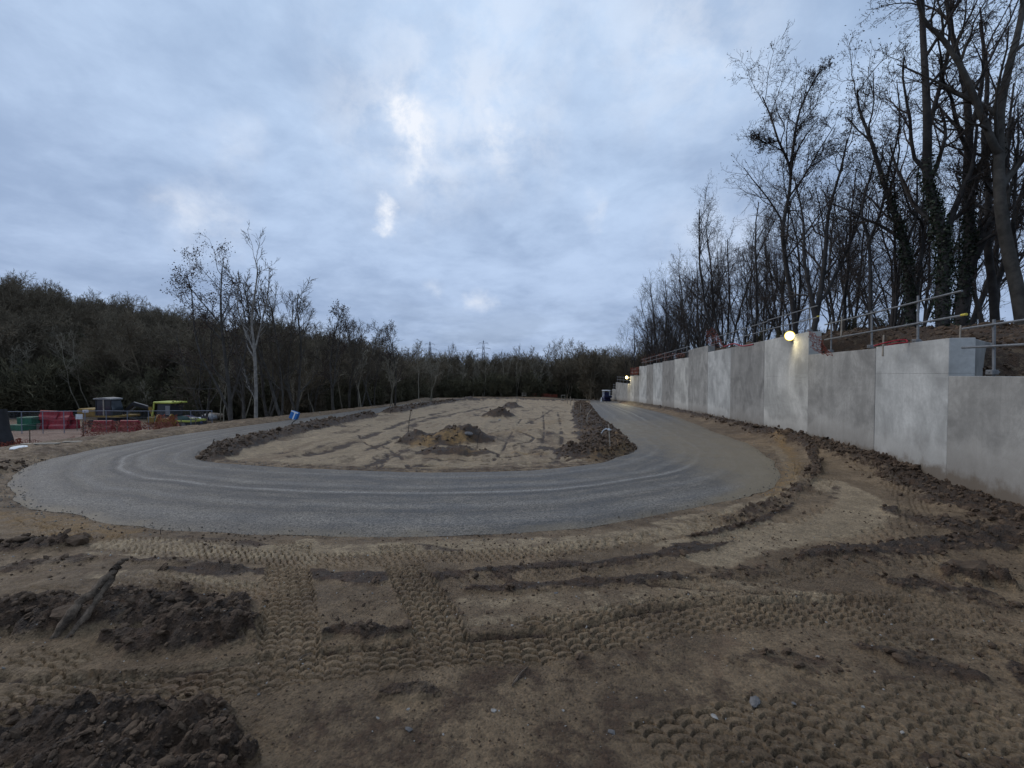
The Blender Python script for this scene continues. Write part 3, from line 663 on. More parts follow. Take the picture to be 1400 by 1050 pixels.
# ------------------------------------------------------------------ retaining wall
PAN = [  # px left, px right, py top at left / right, material, py of formwork joint at right
 (832, 837, 541, 541, 1, 0), (837, 842, 533, 533, 1, 0), (842, 861.5, 525.3, 525.3, 1, 0), (861.5, 866.5, 514, 514, 0, 0), (866.5, 874, 513.5, 513, 1, 0),
 (874, 884, 501.5, 499.5, 2, 0), (884, 893, 499.5, 497.5, 3, 0), (893, 905.5, 497.5, 495, 2, 521), (905.5, 922, 495, 491.5, 3, 0), (922, 941, 491.5, 488.5, 0, 522), (941, 967.6, 479, 471.7, 1, 0),
 (967.6, 998.5, 480.7, 476.3, 2, 518), (998.5, 1044.6, 475, 466, 3, 0), (1044.6, 1104.8, 465.4, 453.5, 0, 516), (1104.8, 1196.5, 485, 476.5, 1, 0), (1196.5, 1296.5, 474.5, 462, 2, 511)]
TOPS = []      # (y0,y1,ztop, p0, p1)
wall = empty('retaining_wall', (8.1, 10, zp(0, 10)), 0, 'long stepped grey concrete retaining wall made of tall cast panels along the road', 'wall')
def zray(px, py, Y): d = ray(px, py); return EYE+d[2]*Y/d[1]
def panel_mesh(p0, p1, z0, z1, joint, m, th=.34):
    d = Vector((p1[0]-p0[0], p1[1]-p0[1], 0)); L = d.length; u = d/L; nrm = Vector((u.y, -u.x, 0))   # towards +X (behind)
    if nrm.x < 0: nrm = -nrm
    bm = bmesh.new(); uvl = bm.loops.layers.uv.new('UVMap')
    spans = [(z0, z1)] if not joint else [(z0, joint-.0006), (joint+.0006, z1)]
    for (a, b) in spans:
        r = bmesh.ops.create_cube(bm, size=1)
        for v in r['verts']:
            s = v.co.x+.5; q = v.co.y+.5; w = v.co.z+.5
            v.co = u*(s*(L-.012)+.006)+nrm*(q*th)+Vector((0, 0, a+(b-a)*w))
    bmesh.ops.recalc_face_normals(bm, faces=bm.faces)
    bmesh.ops.bevel(bm, geom=list(bm.edges), offset=.004, segments=1, affect='EDGES')
    for f in bm.faces:
        for l in f.loops:
            w = Vector((p0[0], p0[1], 0))+l.vert.co
            l[uvl].uv = (l.vert.co.dot(u), w.z-(-SL*w.y)-.22)
    me = bpy.data.meshes.new('concrete_panel'); bm.to_mesh(me); bm.free(); me.materials.append(m); return me
def add_panel(p0, p1, ztop, m, joint=0, lab=None, off=0.0):
    zb = min(-SL*p0[1], -SL*p1[1])-.35
    me = panel_mesh(p0, p1, zb, ztop, joint, m)
    o = link('concrete_panel', me, wall); o.location = Vector((p0[0]+off, p0[1], 0))-wall.location
    if lab: o['label'] = lab
    return o
for i, (pl, pr, tl, tr, mi, jt) in enumerate(PAN):
    a = wall_at(pr); b = wall_at(pl)
    zt_ = .5*(zray(pr, tr, a[1])+zray(pl, tl, b[1]))
    if tl == tr: zt_ = zray(pr, tr, a[1])
    jz = zray(pr, jt, a[1]) if jt else 0
    if i == 0: b = (16.65, 75)
    add_panel(a, b, zt_, CONC[mi], jz, off=(.004 if i % 2 else 0))
    TOPS.append((a[1], b[1], zt_, a, b))
    print('panel', pl, [round(v, 2) for v in a], 'top', round(zray(pr, tr, a[1]), 2), round(zray(pl, tl, b[1]), 2))
# nearest low panels, running out of the picture past the camera
e0 = wall_at(1296.5); zlow = zray(1298, 514, e0[1])
segs = [e0, (6.2, 4.4), (5.05, 1.0), (3.9, -4.0)]
for i in range(3):
    p1, p0 = segs[i], segs[i+1]
    add_panel(p0, p1, zlow, CONC[(1, 3, 2)[i]], 0, off=.0)
    TOPS.append((p0[1], p1[1], zlow, p0, p1))
# wing wall behind the last high panel
wz = TOPS[len(PAN)-1][2]
wu = Vector((10.9-e0[0], 10.1-e0[1], 0)); wl = wu.length
me = bpy.data.meshes.new('wing_panel'); bm = bmesh.new(); uvl = bm.loops.layers.uv.new('UVMap')
r = bmesh.ops.create_cube(bm, size=1); uu = wu/wl; nn = Vector((-uu.y, uu.x, 0))
for v in r['verts']:
    v.co = uu*(.42+(v.co.x+.5)*(wl-.42))-nn*((v.co.y+.5)*.25)+Vector((0, 0, -.4+(wz-.006+.4)*(v.co.z+.5)))
bmesh.ops.recalc_face_normals(bm, faces=bm.faces); bmesh.ops.bevel(bm, geom=list(bm.edges), offset=.012, segments=1, affect='EDGES')
for f in bm.faces:
    for l in f.loops: l[uvl].uv = (l.vert.co.x, l.vert.co.z-1)
bm.to_mesh(me); bm.free(); me.materials.append(CONC[1])
o = link('wing_panel', me, wall); o.location = Vector((e0[0], e0[1], 0))-wall.location
def top_at(y):
    for (y0, y1, z, a, b) in TOPS:
        if y0 <= y <= y1: return z
    return TOPS[0][2] if y > 70 else zlow

# embankment behind the wall
def bank_z(y, v):
    y = np.asarray(y, float); v = np.asarray(v, float)
    ys = np.linspace(-6, 80, 400); tp = np.array([top_at(q) for q in ys])
    tm = np.minimum.reduce([np.interp(ys+d, ys, tp) for d in (-.9, -.4, 0, .4, .9)])
    front = np.interp(y, ys, tm)-.16
    crest = np.interp(y, [-6, 4, 8, 12, 16, 22, 30, 40, 52, 66, 76, 90], [1.9, 2.05, 2.35, 2.75, 3.1, 3.35, 3.2, 2.7, 1.9, .4, -1.2, -3])
    t = sst(.35, 3.6, v); z = front*(1-t)+np.maximum(crest, front+.1)*t
    z = z-.03*np.maximum(v-4, 0)*1.0
    z = z+(fbm(y*1.3, v*1.3, 4, 101)-.5)*.30*sst(.2, 1.2, v)+(fbm(y*6, v*6, 3, 102)-.5)*.09*sst(.2, .8, v)
    return z
def bank_xy(y, v):
    return wall_x(np.clip(y, -4, 76))+v*.96+.02, y-v*.22
def make_bank():
    ys = np.concatenate([np.linspace(-6, 20, 320), np.linspace(20.15, 84, 260)]); vs = np.concatenate([np.linspace(.3, 5, 50), np.geomspace(5.4, 70, 22)])
    Yg, Vg = np.meshgrid(ys, vs, indexing='ij'); X, Y = bank_xy(Yg, Vg); Z = bank_z(Yg, Vg)
    e = sst(76, 83, Yg); Z = Z*(1-e)+(-4.3)*e
    n, m = Yg.shape; V = np.stack([X, Y, Z], -1).reshape(-1, 3)
    i, j = np.meshgrid(np.arange(n-1), np.arange(m-1), indexing='ij')
    Fq = np.stack([i*m+j, i*m+j+1, (i+1)*m+j+1, (i+1)*m+j], -1).reshape(-1, 4)
    me = np_mesh('embankment', V, Fq, M['ground'], smooth=True)
    if me.polygons[100].normal.z < 0: me.flip_normals()
    dk = (.45+.5*fbm(X*.8, Y*.8, 3, 103)).ravel(); lt = (sst(3.2, 6, Vg)*.85).ravel()
    at = me.color_attributes.new('soil', 'FLOAT_COLOR', 'POINT'); at.data.foreach_set('color', np.stack([dk, dk*0, dk*0, lt], 1).astype(np.float32).ravel())
    tag(link('embankment', me), 'dark earth bank behind the top of the wall', None, None, 'structure')
make_bank()

# ------------------------------------------------------------------ trees
def tubes(branches, sides):
    """branches: list of (P (n,3), r (n,)) -> V, F quads"""
    Vs = []; Fs = []; off = 0; byn = {}
    for P, r in branches: byn.setdefault(len(P), []).append((P, r))
    for n, L in byn.items():
        P = np.array([b[0] for b in L]); r = np.array([b[1] for b in L])
        T = np.gradient(P, axis=1); T /= np.linalg.norm(T, axis=2, keepdims=True)+1e-9
        ref = np.where(np.abs(T[:, :1, 2:3]) > .9, np.array([1., 0, 0]), np.array([0, 0, 1.]))
        ref = np.broadcast_to(ref, T.shape)
        U = np.cross(T, ref); U /= np.linalg.norm(U, axis=2, keepdims=True)+1e-9; Wd = np.cross(T, U)
        a = np.arange(sides)*2*math.pi/sides
        ring = P[:, :, None]+(U[:, :, None]*np.cos(a)[:, None]+Wd[:, :, None]*np.sin(a)[:, None])*r[:, :, None, None]
        V = ring.reshape(-1, 3); B = len(L)
        b, i, j = np.meshgrid(np.arange(B), np.arange(n-1), np.arange(sides), indexing='ij'); j2 = (j+1) % sides
        base = b*n*sides
        Fq = np.stack([base+i*sides+j, base+i*sides+j2, base+(i+1)*sides+j2, base+(i+1)*sides+j], -1).reshape(-1, 4)+off
        Vs.append(V); Fs.append(Fq); off += len(V)
    return (np.concatenate(Vs), np.concatenate(Fs)) if Vs else (np.zeros((0, 3)), np.zeros((0, 4), int))
class Tree:
    def __init__(s, seed, up=.25, wob=.12, thin=1.0):
        s.r = random.Random(seed); s.b = {0: [], 1: [], 2: [], 3: [], 4: []}; s.up = up; s.wob = wob; s.ends = []; s.thin = thin
    def grow(s, p, d, L, r, lv, spec):
        n = (9, 7, 5, 4, 3)[lv]; P = [Vector(p)]; d = Vector(d).normalized(); q = Vector(p)
        for i in range(n-1):
            w = s.wob*(1.0+.5*lv)
            d = (d+Vector((s.r.gauss(0, w), s.r.gauss(0, w), s.r.gauss(0, w)+s.up*.22*(1 if lv < 4 else .3)))).normalized()
            q = q+d*(L/(n-1)); P.append(q.copy())
        s.add(P, r, max(r*.28, .0035*s.thin), lv, spec)
    def add(s, P, r0, r1, lv, spec, clear=None):
        n = len(P); A = np.array([tuple(p) for p in P]); rr = np.linspace(r0, r1, n)
        if lv == 0: rr[0] *= 1.25
        s.b[lv].append((A, rr)); s.ends.append((A[-1], lv))
        if lv >= len(spec): return
        cnt, ang, ratio, start = spec[lv]
        if clear is not None: start = clear
        L = float(np.linalg.norm(np.diff(A, axis=0), axis=1).sum())
        cnt = max(1, int(round(cnt*s.r.uniform(.75, 1.25))))
        for k in range(cnt):
            t = start+(1-start)*((k+s.r.random())/cnt); t = min(t, .99)
            f = t*(n-1); i = int(f); fr = f-i; p = A[i]*(1-fr)+A[i+1]*fr; d = Vector(A[i+1]-A[i]).normalized()
            u = d.orthogonal().normalized(); u.rotate(Quaternion(d, s.r.uniform(0, 6.283)))
            a = R(ang*s.r.uniform(.6, 1.35)); cd = d*math.cos(a)+u*math.sin(a)
            r = (rr[i]*(1-fr)+rr[i+1]*fr)*s.r.uniform(.42, .68)
            s.grow(p, cd, L*ratio*s.r.uniform(.6, 1.25)*(1.15-.55*t), max(r, .0045*s.thin), lv+1, spec)
    def leaves(s, count, size, lv=(3, 4), spread=.12, drop=.06):
        pts = [e[0] for e in s.ends if e[1] in lv]
        if not pts or not count: return np.zeros((0, 3)), np.zeros((0, 4), int)
        g = np.random.default_rng(s.r.randint(0, 10**6)); pts = np.array(pts); idx = g.integers(0, len(pts), count)
        C = pts[idx]+g.normal(0, spread, (count, 3))-np.array([0, 0, drop])
        return quads(C, size, g)
def quads(C, size, g):
    n = len(C); a = g.normal(size=(n, 3)); a /= np.linalg.norm(a, axis=1)[:, None]; b = np.cross(a, g.normal(size=(n, 3))); b /= np.linalg.norm(b, axis=1)[:, None]
    sz = size*g.uniform(.6, 1.4, (n, 1)); a = a*sz; b = b*sz*.55
    V = np.stack([C-a, C-b, C+a, C+b], 1).reshape(-1, 3); return V, np.arange(4*n).reshape(-1, 4)
def join(parts):
    Vs = []; Fs = []; mi = []; off = 0
    for V, Fq, m in parts:
        if len(V) == 0: continue
        Vs.append(V); Fs.append(Fq+off); mi.append(np.full(len(Fq), m)); off += len(V)
    return np.concatenate(Vs), np.concatenate(Fs), np.concatenate(mi)
def tree_parts(t, root, mt, mc, leafm=None, nleaf=0, lsize=.03, spread=.12):
    a = join([(*tubes(t.b[0], 9), 0), (*tubes(t.b[1], 6), 0)]); link('trunk', np_mesh('trunk', a[0], a[1], mt, smooth=True), root)
    ps = [(*tubes(t.b[2], 4), 0), (*tubes(t.b[3], 3), 0), (*tubes(t.b[4], 3), 0)]
    if nleaf: ps.append((*t.leaves(nleaf, lsize, spread=spread), 1))
    a = join(ps); link('crown', np_mesh('crown', a[0], a[1], [mc, leafm or mc], a[2]), root)
    return len(a[1])
def ivy_part(root, path, rad, n, seed, top=1.0):
    g = np.random.default_rng(seed); P = np.array([tuple(p) for p in path]); m = len(P)
    f = g.uniform(0, (m-1)*top*.999, n); f = f*(g.uniform(0, 1, n)**.25); i = f.astype(int); fr = (f-i)[:, None]; C = P[i]*(1-fr)+P[i+1]*fr
    d = g.normal(size=(n, 3)); d /= np.linalg.norm(d, axis=1)[:, None]
    lump = .6+.9*fbm(f*2.3, f*0+seed, 3, seed)
    C = C+d*(rad*lump*g.uniform(.6, 1.35, n))[:, None]
    V, Fq = quads(C, .045, g); link('ivy', np_mesh('ivy', V, Fq, M['ivy']), root)

# --- specimen trees on the bank, drawn after the ones in the picture
SPEC = [(0, 0, 0, 0), (7, 42, .52, .2), (6, 42, .5, .15), (5, 45, .5, .15)]
def specimen(name, label, Y, stems, mt, mc, seed, spec=None, ivy=None, pods=1200, cat='tree', thin=1.0, leafm=None, lsize=.028, spread=.12, up=.3):
    base = W(*stems[0][0][0], Y); root = empty(name, base, 0, label, cat)
    t = Tree(seed, up=up, wob=.11, thin=thin)
    sp = spec or [(8, 36, .28, .34), (7, 40, .5, .2), (6, 44, .52, .15), (3, 42, .55, .2)]
    g = random.Random(seed+1)
    first = None
    for k, (pts, r0, r1) in enumerate(stems):
        dz = 0; P = []
        for i, p in enumerate(pts):
            dy = 0 if i == 0 and k == 0 else g.uniform(-.12, .12)*i*.6
            w = W(p[0], p[1], Y+(dy if k else dy*.6)); P.append(w-base)
        P = [Vector(q) for q in catmull([tuple(q) for q in P], 3, False)]
        if k == 0: P[0].z -= .4; first = P
        else:                           # start a side stem exactly on the main one
            j = min(range(len(first)), key=lambda q: (first[q]-P[0]).length); P[0] = first[j].copy()
        t.add(P, r0, r1, 0, sp, clear=.22 if k == 0 else .12)
    tree_parts(t, root, mt, mc, leafm or M['pod'], pods, lsize, spread)
    if ivy: ivy_part(root, first, ivy[0], ivy[1], seed, ivy[2])
    return root
specimen('robinia_tree', 'tall tree with smooth pale leaning trunk at the right edge above the wall', 12.2,
         [([(1402, 462), (1392, 400), (1378, 340), (1368, 280), (1366, 210), (1368, 150), (1380, 90), (1395, 30), (1408, -60), (1416, -160)], .17, .04),
          ([(1366, 215), (1345, 165), (1318, 100), (1290, 55), (1262, 25), (1250, -30), (1240, -100)], .09, .025),
          ([(1372, 250), (1400, 215), (1430, 170), (1455, 100)], .09, .03)], M['bark_mid'], M['twig'], 101)
specimen('robinia_tree', 'tall ivy-clad tree whose trunk bends left behind the wing wall', 13.0,
         [([(1290, 470), (1288, 400), (1292, 345), (1280, 290), (1268, 240), (1268, 180), (1266, 120), (1262, 50), (1258, -40), (1250, -140)], .17, .045),
          ([(1292, 345), (1300, 300), (1318, 255), (1330, 225), (1336, 170)], .10, .03), ([(1268, 180), (1282, 130), (1296, 70), (1300, 0)], .07, .02)], M['bark'], M['twig'], 102, ivy=(.19, 4200, .5))
specimen('robinia_tree', 'forked ivy-clad tree with one limb leaning right behind the pale trunk', 13.6,
         [([(1312, 470), (1318, 390), (1326, 330), (1322, 250), (1325, 180), (1318, 110), (1300, 40), (1290, -40)], .17, .04),
          ([(1320, 375), (1345, 325), (1362, 285), (1372, 230), (1385, 160)], .14, .04), ([(1325, 180), (1338, 140), (1345, 80), (1340, 10)], .08, .02)], M['bark'], M['twig'], 103, ivy=(.17, 3600, .5))
specimen('robinia_tree', 'slim ivy-covered tree leaning left, with its thin top bent away', 14.2,
         [([(1252, 475), (1243, 400), (1238, 340), (1222, 290), (1205, 240), (1190, 190), (1175, 150), (1172, 122)], .125, .02),
          ([(1250, 430), (1256, 380), (1262, 310), (1246, 290), (1232, 250)], .06, .02)], M['bark'], M['twig'], 104, ivy=(.14, 2800, .6))
specimen('robinia_tree', 'slender S-curved tree with a wide airy crown above the nearer lamp', 17.5,
         [([(1090, 480), (1084, 420), (1073, 350), (1070, 312), (1078, 270), (1080, 230), (1064, 192), (1054, 160), (1042, 132)], .10, .018),
          ([(1080, 232), (1086, 190), (1094, 150), (1112, 112), (1124, 96)], .055, .015), ([(1078, 270), (1100, 240), (1120, 205), (1142, 170)], .04, .012), ([(1064, 192), (1046, 196), (1032, 185)], .03, .01)],
         M['bark'], M['twig'], 105, spec=[(12, 34, .30, .42), (8, 40, .5, .2), (7, 44, .55, .15), (3, 40, .5, .2)], pods=3200)
specimen('robinia_tree', 'straight dark multi-stemmed tree with ragged crown to the right of the S-curved tree', 15.5,
         [([(1108, 475), (1120, 410), (1128, 350), (1133, 290), (1150, 230), (1158, 190)], .10, .02), ([(1115, 430), (1100, 360), (1098, 300), (1085, 240)], .07, .015),
          ([(1120, 420), (1150, 360), (1170, 310), (1185, 250)], .07, .015)], M['bark'], M['twig'], 106, pods=2200)
specimen('robinia_tree', 'thin tall tree with a high fork between the ivy-covered leaning tree and the ragged crown', 14.8,
         [([(1190, 478), (1190, 400), (1188, 330), (1178, 290), (1190, 240), (1200, 200)], .065, .015), ([(1188, 330), (1204, 290), (1216, 230), (1230, 170), (1226, 110)], .05, .012)], M['bark'], M['twig'], 107, pods=900)
specimen('robinia_tree', 'dark forked tree partly hidden behind the pale leaning trunk at the right edge', 14.6,
         [([(1362, 472), (1358, 400), (1350, 330), (1352, 260), (1345, 190), (1350, 110), (1340, 30)], .13, .04), ([(1358, 400), (1380, 340), (1392, 280), (1410, 220)], .09, .03)], M['bark'], M['twig'], 108, pods=500)

# --- prototypes for the rest of the bank wood
def proto(name, seed, H, r, stems, spec, mt, mc, pods, ang=14, leafm=None, lsize=.03, thin=1.0, up=.35, spread=.12):
    root = empty(name); t = Tree(seed, up=up, wob=.10, thin=thin); g = random.Random(seed)
    for k in range(stems):
        a = g.uniform(0, 6.28); s = math.tan(R(ang*g.uniform(.3, 1)))
        d = Vector((math.cos(a)*s, math.sin(a)*s, 1)); h = H*g.uniform(.75, 1) if k else H
        t.grow((g.uniform(-.1, .1), g.uniform(-.1, .1), -.3), d, h, r*(1 if k == 0 else g.uniform(.55, .85)), 0, spec)
    tree_parts(t, root, mt, mc, leafm or M['pod'], pods, lsize, spread); return root
SPB = [(13, 34, .32, .22), (8, 38, .5, .2), (6, 42, .55, .15), (2, 40, .5, .2)]
def SPk(k): return [(10+k, 34, .30, .22), (8, 38, .5, .2), (6, 42, .55, .15)]
bank_protos = [proto('bare_tree', 201, 9.5, .10, 2, SPB, M['bark'], M['twig'], 900), proto('bare_tree', 202, 8.5, .08, 3, SPk(2), M['bark'], M['twig'], 1300, 18),
               proto('bare_tree', 203, 10, .11, 1, SPB, M['bark'], M['twig'], 500, 8), proto('bare_tree', 204, 7.5, .07, 4, SPk(0), M['bark'], M['twig'], 700, 20),
               proto('bare_tree', 205, 9, .09, 2, SPk(3), M['bark'], M['twig'], 1600, 12)]
def bank_spot(y, v):
    x, yy = bank_xy(y, v); return float(x), float(yy), float(bank_z(y, v))
g = random.Random(5)
spots = []
for y0, y1, n, v0, v1, h in ((8, 15, 7, 5.5, 13, .82), (15, 24, 11, 3.2, 9, .86), (24, 36, 11, 3, 9, 1.12), (36, 52, 10, 2.6, 9, 1.32), (52, 76, 18, 2.5, 9, 1.42), (22, 60, 9, 9, 18, 1.25)):
    for k in range(n): spots.append((y0+(y1-y0)*(k+g.random())/n, g.uniform(v0, v1), h*g.uniform(.75, 1.08)))
used = set()
for k, (y, v, s) in enumerate(spots):
    x, yy, z = bank_spot(y, v); pi = k % 5
    o = bank_protos[pi] if pi not in used else copy_tree(bank_protos[pi]); used.add(pi)
    o.location = (x, yy, z-.1); o.rotation_euler = (0, 0, g.uniform(0, 6.28)); o.scale = (s*g.uniform(.85, 1.0),)*2+(s,)
    reg = 'near' if y < 24 else ('mid' if y < 52 else 'far')
    lab = {'near': 'bare dark thin-stemmed tree on the bank close behind the wall', 'mid': 'bare dark tree in the row descending along the middle of the wall',
           'far': 'bare dark tree at the far low end of the wall'}[reg]
    tag(o, lab, 'tree', {'near': 'bare trees on the bank behind the near wall', 'mid': 'bare trees behind the middle of the wall', 'far': 'bare trees beyond the far end of the wall'}[reg])

# --- trees along the left of the road
def far_spec(k): return [(14, 40, .34, .12), (7, 42, .48, .12), (5, 45, .55, .1)]
specimen('pale_poplar', 'slim tree with a pale straight trunk beside the left leg of the road', 25.0,
         [([(350, 586), (350, 530), (348, 480), (344, 440), (348, 405), (352, 370), (347, 350)], .105, .015), ([(348, 480), (358, 440), (366, 405), (368, 368)], .05, .012), ([(347, 478), (330, 440), (324, 408), (328, 380)], .05, .012),
          ([(349, 545), (338, 525), (334, 505)], .03, .01)],
         M['bark_light'], M['bark_mid'], 301, spec=[(14, 30, .2, .4), (5, 34, .5, .2), (4, 38, .55, .2)], pods=0, thin=1.8, up=.5)
specimen('brown_leaved_tree', 'spreading tree keeping its dark brown dead leaves, above the yellow-roofed machine', 27.0,
         [([(316, 592), (314, 540), (308, 490), (303, 445), (302, 400), (304, 366)], .13, .025), ([(316, 570), (296, 525), (276, 490), (266, 450), (262, 400), (254, 372)], .075, .018),
          ([(311, 560), (330, 505), (338, 460), (332, 420), (328, 395)], .075, .018), ([(303, 445), (282, 420), (262, 396), (248, 378)], .05, .012)],
         M['bark_mid'], M['twig'], 302, spec=[(9, 42, .30, .30), (6, 42, .5, .2), (5, 44, .5, .2)], pods=4200, leafm=M['leaf'], lsize=.05, thin=1.8, spread=.16)
LT = [proto('roadside_tree', 311, 8.5, .10, 3, SPk(2), M['bark_mid'], M['twig_mid'], 0, 14, thin=2.0, up=.5), proto('roadside_tree', 312, 7.5, .09, 2, SPk(3), M['bark_mid'], M['twig'], 1000, 22, M['leaf'], .05, thin=2.0),
      proto('roadside_tree', 313, 9, .10, 2, SPk(2), M['bark_mid'], M['twig_mid'], 0, 10, thin=2.0, up=.6)]
LL = [(385, 30, 9.9, 2, 'very tall upright bare tree right of the pale-trunked tree'), (405, 33, 9.5, 0, 'upright bare tree second to the right of the pale-trunked tree'), (455, 36, 8.6, 1, 'ragged tree with a few dead leaves over the left leg of the road'),
      (425, 40, 8.5, 2, 'thin bare tree between the tall upright ones and the ragged leafy one'), (492, 44, 9.0, 0, 'bare upright tree right of the ragged leafy one'), (510, 47, 8.8, 1, 'low tree with leafy tufts left of the round-topped one'),
      (540, 50, 9.0, 1, 'round-topped tree ending the row of taller trees before the pylon'), (365, 34, 10.2, 0, 'slender bare tree close behind the pale-trunked one'), (330, 31, 9, 2, 'upright bare tree behind the brown-leaved one'), (478, 40, 7.2, 2, 'short bare tree leaning into the ragged leafy one'),
      (280, 33, 8.0, 0, 'bushy bare tree behind the yellow-roofed machine')]
used = set()
for (px, Y, h, pi, lab) in LL:
    o = LT[pi] if pi not in used else copy_tree(LT[pi]); used.add(pi)
    x = (px-700)/F*Y; H = (8.5, 7.5, 9)[pi]; s = h/H
    o.location = (x, Y, float(terrain(np.array([x]), np.array([Y]))[0][0])); o.scale = (s, s, s); o.rotation_euler = (0, 0, px*.7)
    tag(o, lab, 'tree')

# --- the wood on the hill and across the valley
def forest_mesh(seed, H, r, stems, spec, thin, up=.4, ang=12, m='forest'):
    t = Tree(seed, up=up, wob=.12, thin=thin); g = random.Random(seed)
    for k in range(stems):
        a = g.uniform(0, 6.28); s = math.tan(R(ang*g.uniform(.2, 1)))
        t.grow((g.uniform(-.3, .3), g.uniform(-.3, .3), -.5), (math.cos(a)*s, math.sin(a)*s, 1), H*g.uniform(.7, 1), r*g.uniform(.6, 1), 0, spec)
    a = join([(*tubes(t.b[0], 5), 0), (*tubes(t.b[1], 3), 0), (*tubes(t.b[2], 3), 0), (*tubes(t.b[3], 3), 0)])
    return np_mesh('forest_tree', a[0], a[1], M[m])
FS = [(16, 40, .34, .12), (9, 44, .5, .1), (8, 45, .5, .1)]
fm = [forest_mesh(401, 10, .16, 2, FS, 3.3), forest_mesh(402, 9, .14, 3, FS, 3.3), forest_mesh(403, 11, .17, 1, [(20, 40, .32, .2), (8, 45, .5, .1), (8, 45, .5, .1)], 3.3), forest_mesh(404, 8, .12, 3, FS, 3.3, ang=22)]
bushm = [forest_mesh(411, 3.6, .045, 14, [(9, 40, .4, .05), (6, 45, .5, .05)], 6.0, ang=38, m='brush'), forest_mesh(412, 5.0, .05, 12, [(10, 40, .4, .05), (6, 45, .5, .05)], 6.0, ang=28, m='brush')]
g = random.Random(9)
fm += [forest_mesh(431, 11, .12, 3, [(16, 34, .34, .25), (10, 38, .5, .15), (10, 40, .5, .1)], 1.9, up=.8, ang=20), forest_mesh(432, 10, .12, 4, [(14, 34, .34, .25), (10, 38, .5, .15), (10, 40, .5, .1)], 1.9, up=.8, ang=26)]
def ground_z(x, y): return float(terrain(np.array([x]), np.array([y]))[0][0])
protos = []
def place_forest(px, Y, k, s, lab, group):
    x = (px-700)/F*Y; me = fm[k]; o = link('woodland_tree', me); o.location = (x, Y, ground_z(x, Y)); o.rotation_euler = (0, 0, g.uniform(0, 6.28)); o.scale = (s*g.uniform(.9, 1.15), s*g.uniform(.9, 1.15), s)
    tag(o, lab, 'tree', group); protos.append(o) if len(protos) < 4 and k == len(protos) else None; return o
for i in range(48):
    place_forest(-30+i*7.5+g.uniform(-4, 4), g.uniform(62, 84), (i % 4 if i < 4 else 4+i % 2), g.uniform(.50, .88), 'bare tree standing on the skyline of the wooded hill at the left', 'skyline trees of the left hill')
for i in range(46):
    px = 262+i*7.2+g.uniform(-4, 4); Y = max(36.0, 607*17.5/max(40., abs(px-700)+4)) if px > 500 else g.uniform(37, 47)
    Y = min(Y+g.uniform(0, 8), 92); x = (px-700)/F*Y
    if x > -16.5: px = 700+F*(-17.0-g.random()*3)/Y
    place_forest(px, Y, i % 4, g.uniform(.60, .80), 'bare tree at the edge of the dark wood beside the left leg of the road', 'wood edge trees along the left leg of the road')
for i in range(60):
    px = 560+i*5.2+g.uniform(-4, 4); place_forest(px, g.uniform(100, 122), (i % 4 if i % 3 else 4+i % 2), g.uniform(.90, 1.15), 'bare tree in the dark tree line closing the valley beyond the loop road', 'trees of the far tree line')
M['pale_stem'] = mat('pale_stem_bark', (.19, .17, .13), .9, .35, .8)
pm = [forest_mesh(421, 9, .10, 1, [(10, 36, .26, .45), (6, 42, .5, .2), (4, 45, .5, .2)], 3.0, m='pale_stem'), forest_mesh(422, 8, .085, 2, [(9, 36, .26, .4), (6, 42, .5, .2), (4, 45, .5, .2)], 3.0, m='pale_stem')]
for k, (px, Y, sc, lab) in enumerate([(208, 40, .45, 'short pale stem before the dark wood right of the excavator'), (300, 36.5, .8, 'pale-stemmed tree at the wood edge behind the brown-leaved tree'), (335, 38, .8, 'pale-stemmed tree just left of the tall pale-trunked tree'), (535, 47, .8, 'pale forked stem at the wood edge below the round-topped tree'),
      (466, 41, .85, 'pale-stemmed tree in the wood edge under the ragged leafy tree'), (492, 42.5, .8, 'pale-stemmed tree second to the right of the ragged leafy tree'), (574, 66, 1.1, 'pale stem in the wood below the left pylon'), (588, 72, 1.15, 'pale branching tree directly below the left pylon'),
      (628, 98.5, 1.2, 'straight pale trunk in the far tree line between the pylons'), (742, 99, 1.2, 'pale thin trunk in the far tree line right of the middle'), (728, 101, 1.15, 'pale thin tree in the far tree line over the tan trestle'), (795, 99, 1.1, 'pale tree in the far tree line left of the wall end'),
      (30, 44, .9, 'pale-stemmed tree at the wood edge above the green crates'), (140, 46, .9, 'thin pale tree at the wood edge behind the excavator cab'), (432, 38, .75, 'slim pale stem at the wood edge behind the short peg'), (395, 36, .7, 'slim pale stem at the wood edge behind the blue board')]):
    x = (px-700)/F*Y; o = link('pale_stemmed_tree', pm[k % 2], loc=(x, Y, ground_z(x, Y))); o.scale = (sc,)*3; o.rotation_euler = (0, 0, k*1.7); tag(o, lab, 'tree')
for i in range(105):
    if i < 70:
        px = -30+i*8.8+g.uniform(-4, 4); Y = g.uniform(42, 62); x = (px-700)/F*Y
        if x > -17.5: Y = 607*18.5/max(20., 700-px)+g.uniform(0, 5); Y = min(Y, 96)
    else: px = 560+(i-70)*8.5+g.uniform(-3, 3); Y = g.uniform(98, 110)
    x = (px-700)/F*Y; o = link('slender_tree', pm[i % 2], loc=(x, Y, ground_z(x, Y))); sc = g.uniform(.65, 1.05) if Y < 90 else g.uniform(1.0, 1.4); o.scale = (sc*g.uniform(.6, .9), sc*.8, sc); o.rotation_euler = (0, 0, g.uniform(0, 6.28))
    tag(o, 'slender lighter-barked tree standing out against the dark wood' if i < 70 else 'slender lighter-barked tree in the far tree line across the valley', 'tree', 'lighter stems in the dark wood' if i < 70 else 'lighter stems in the far tree line')
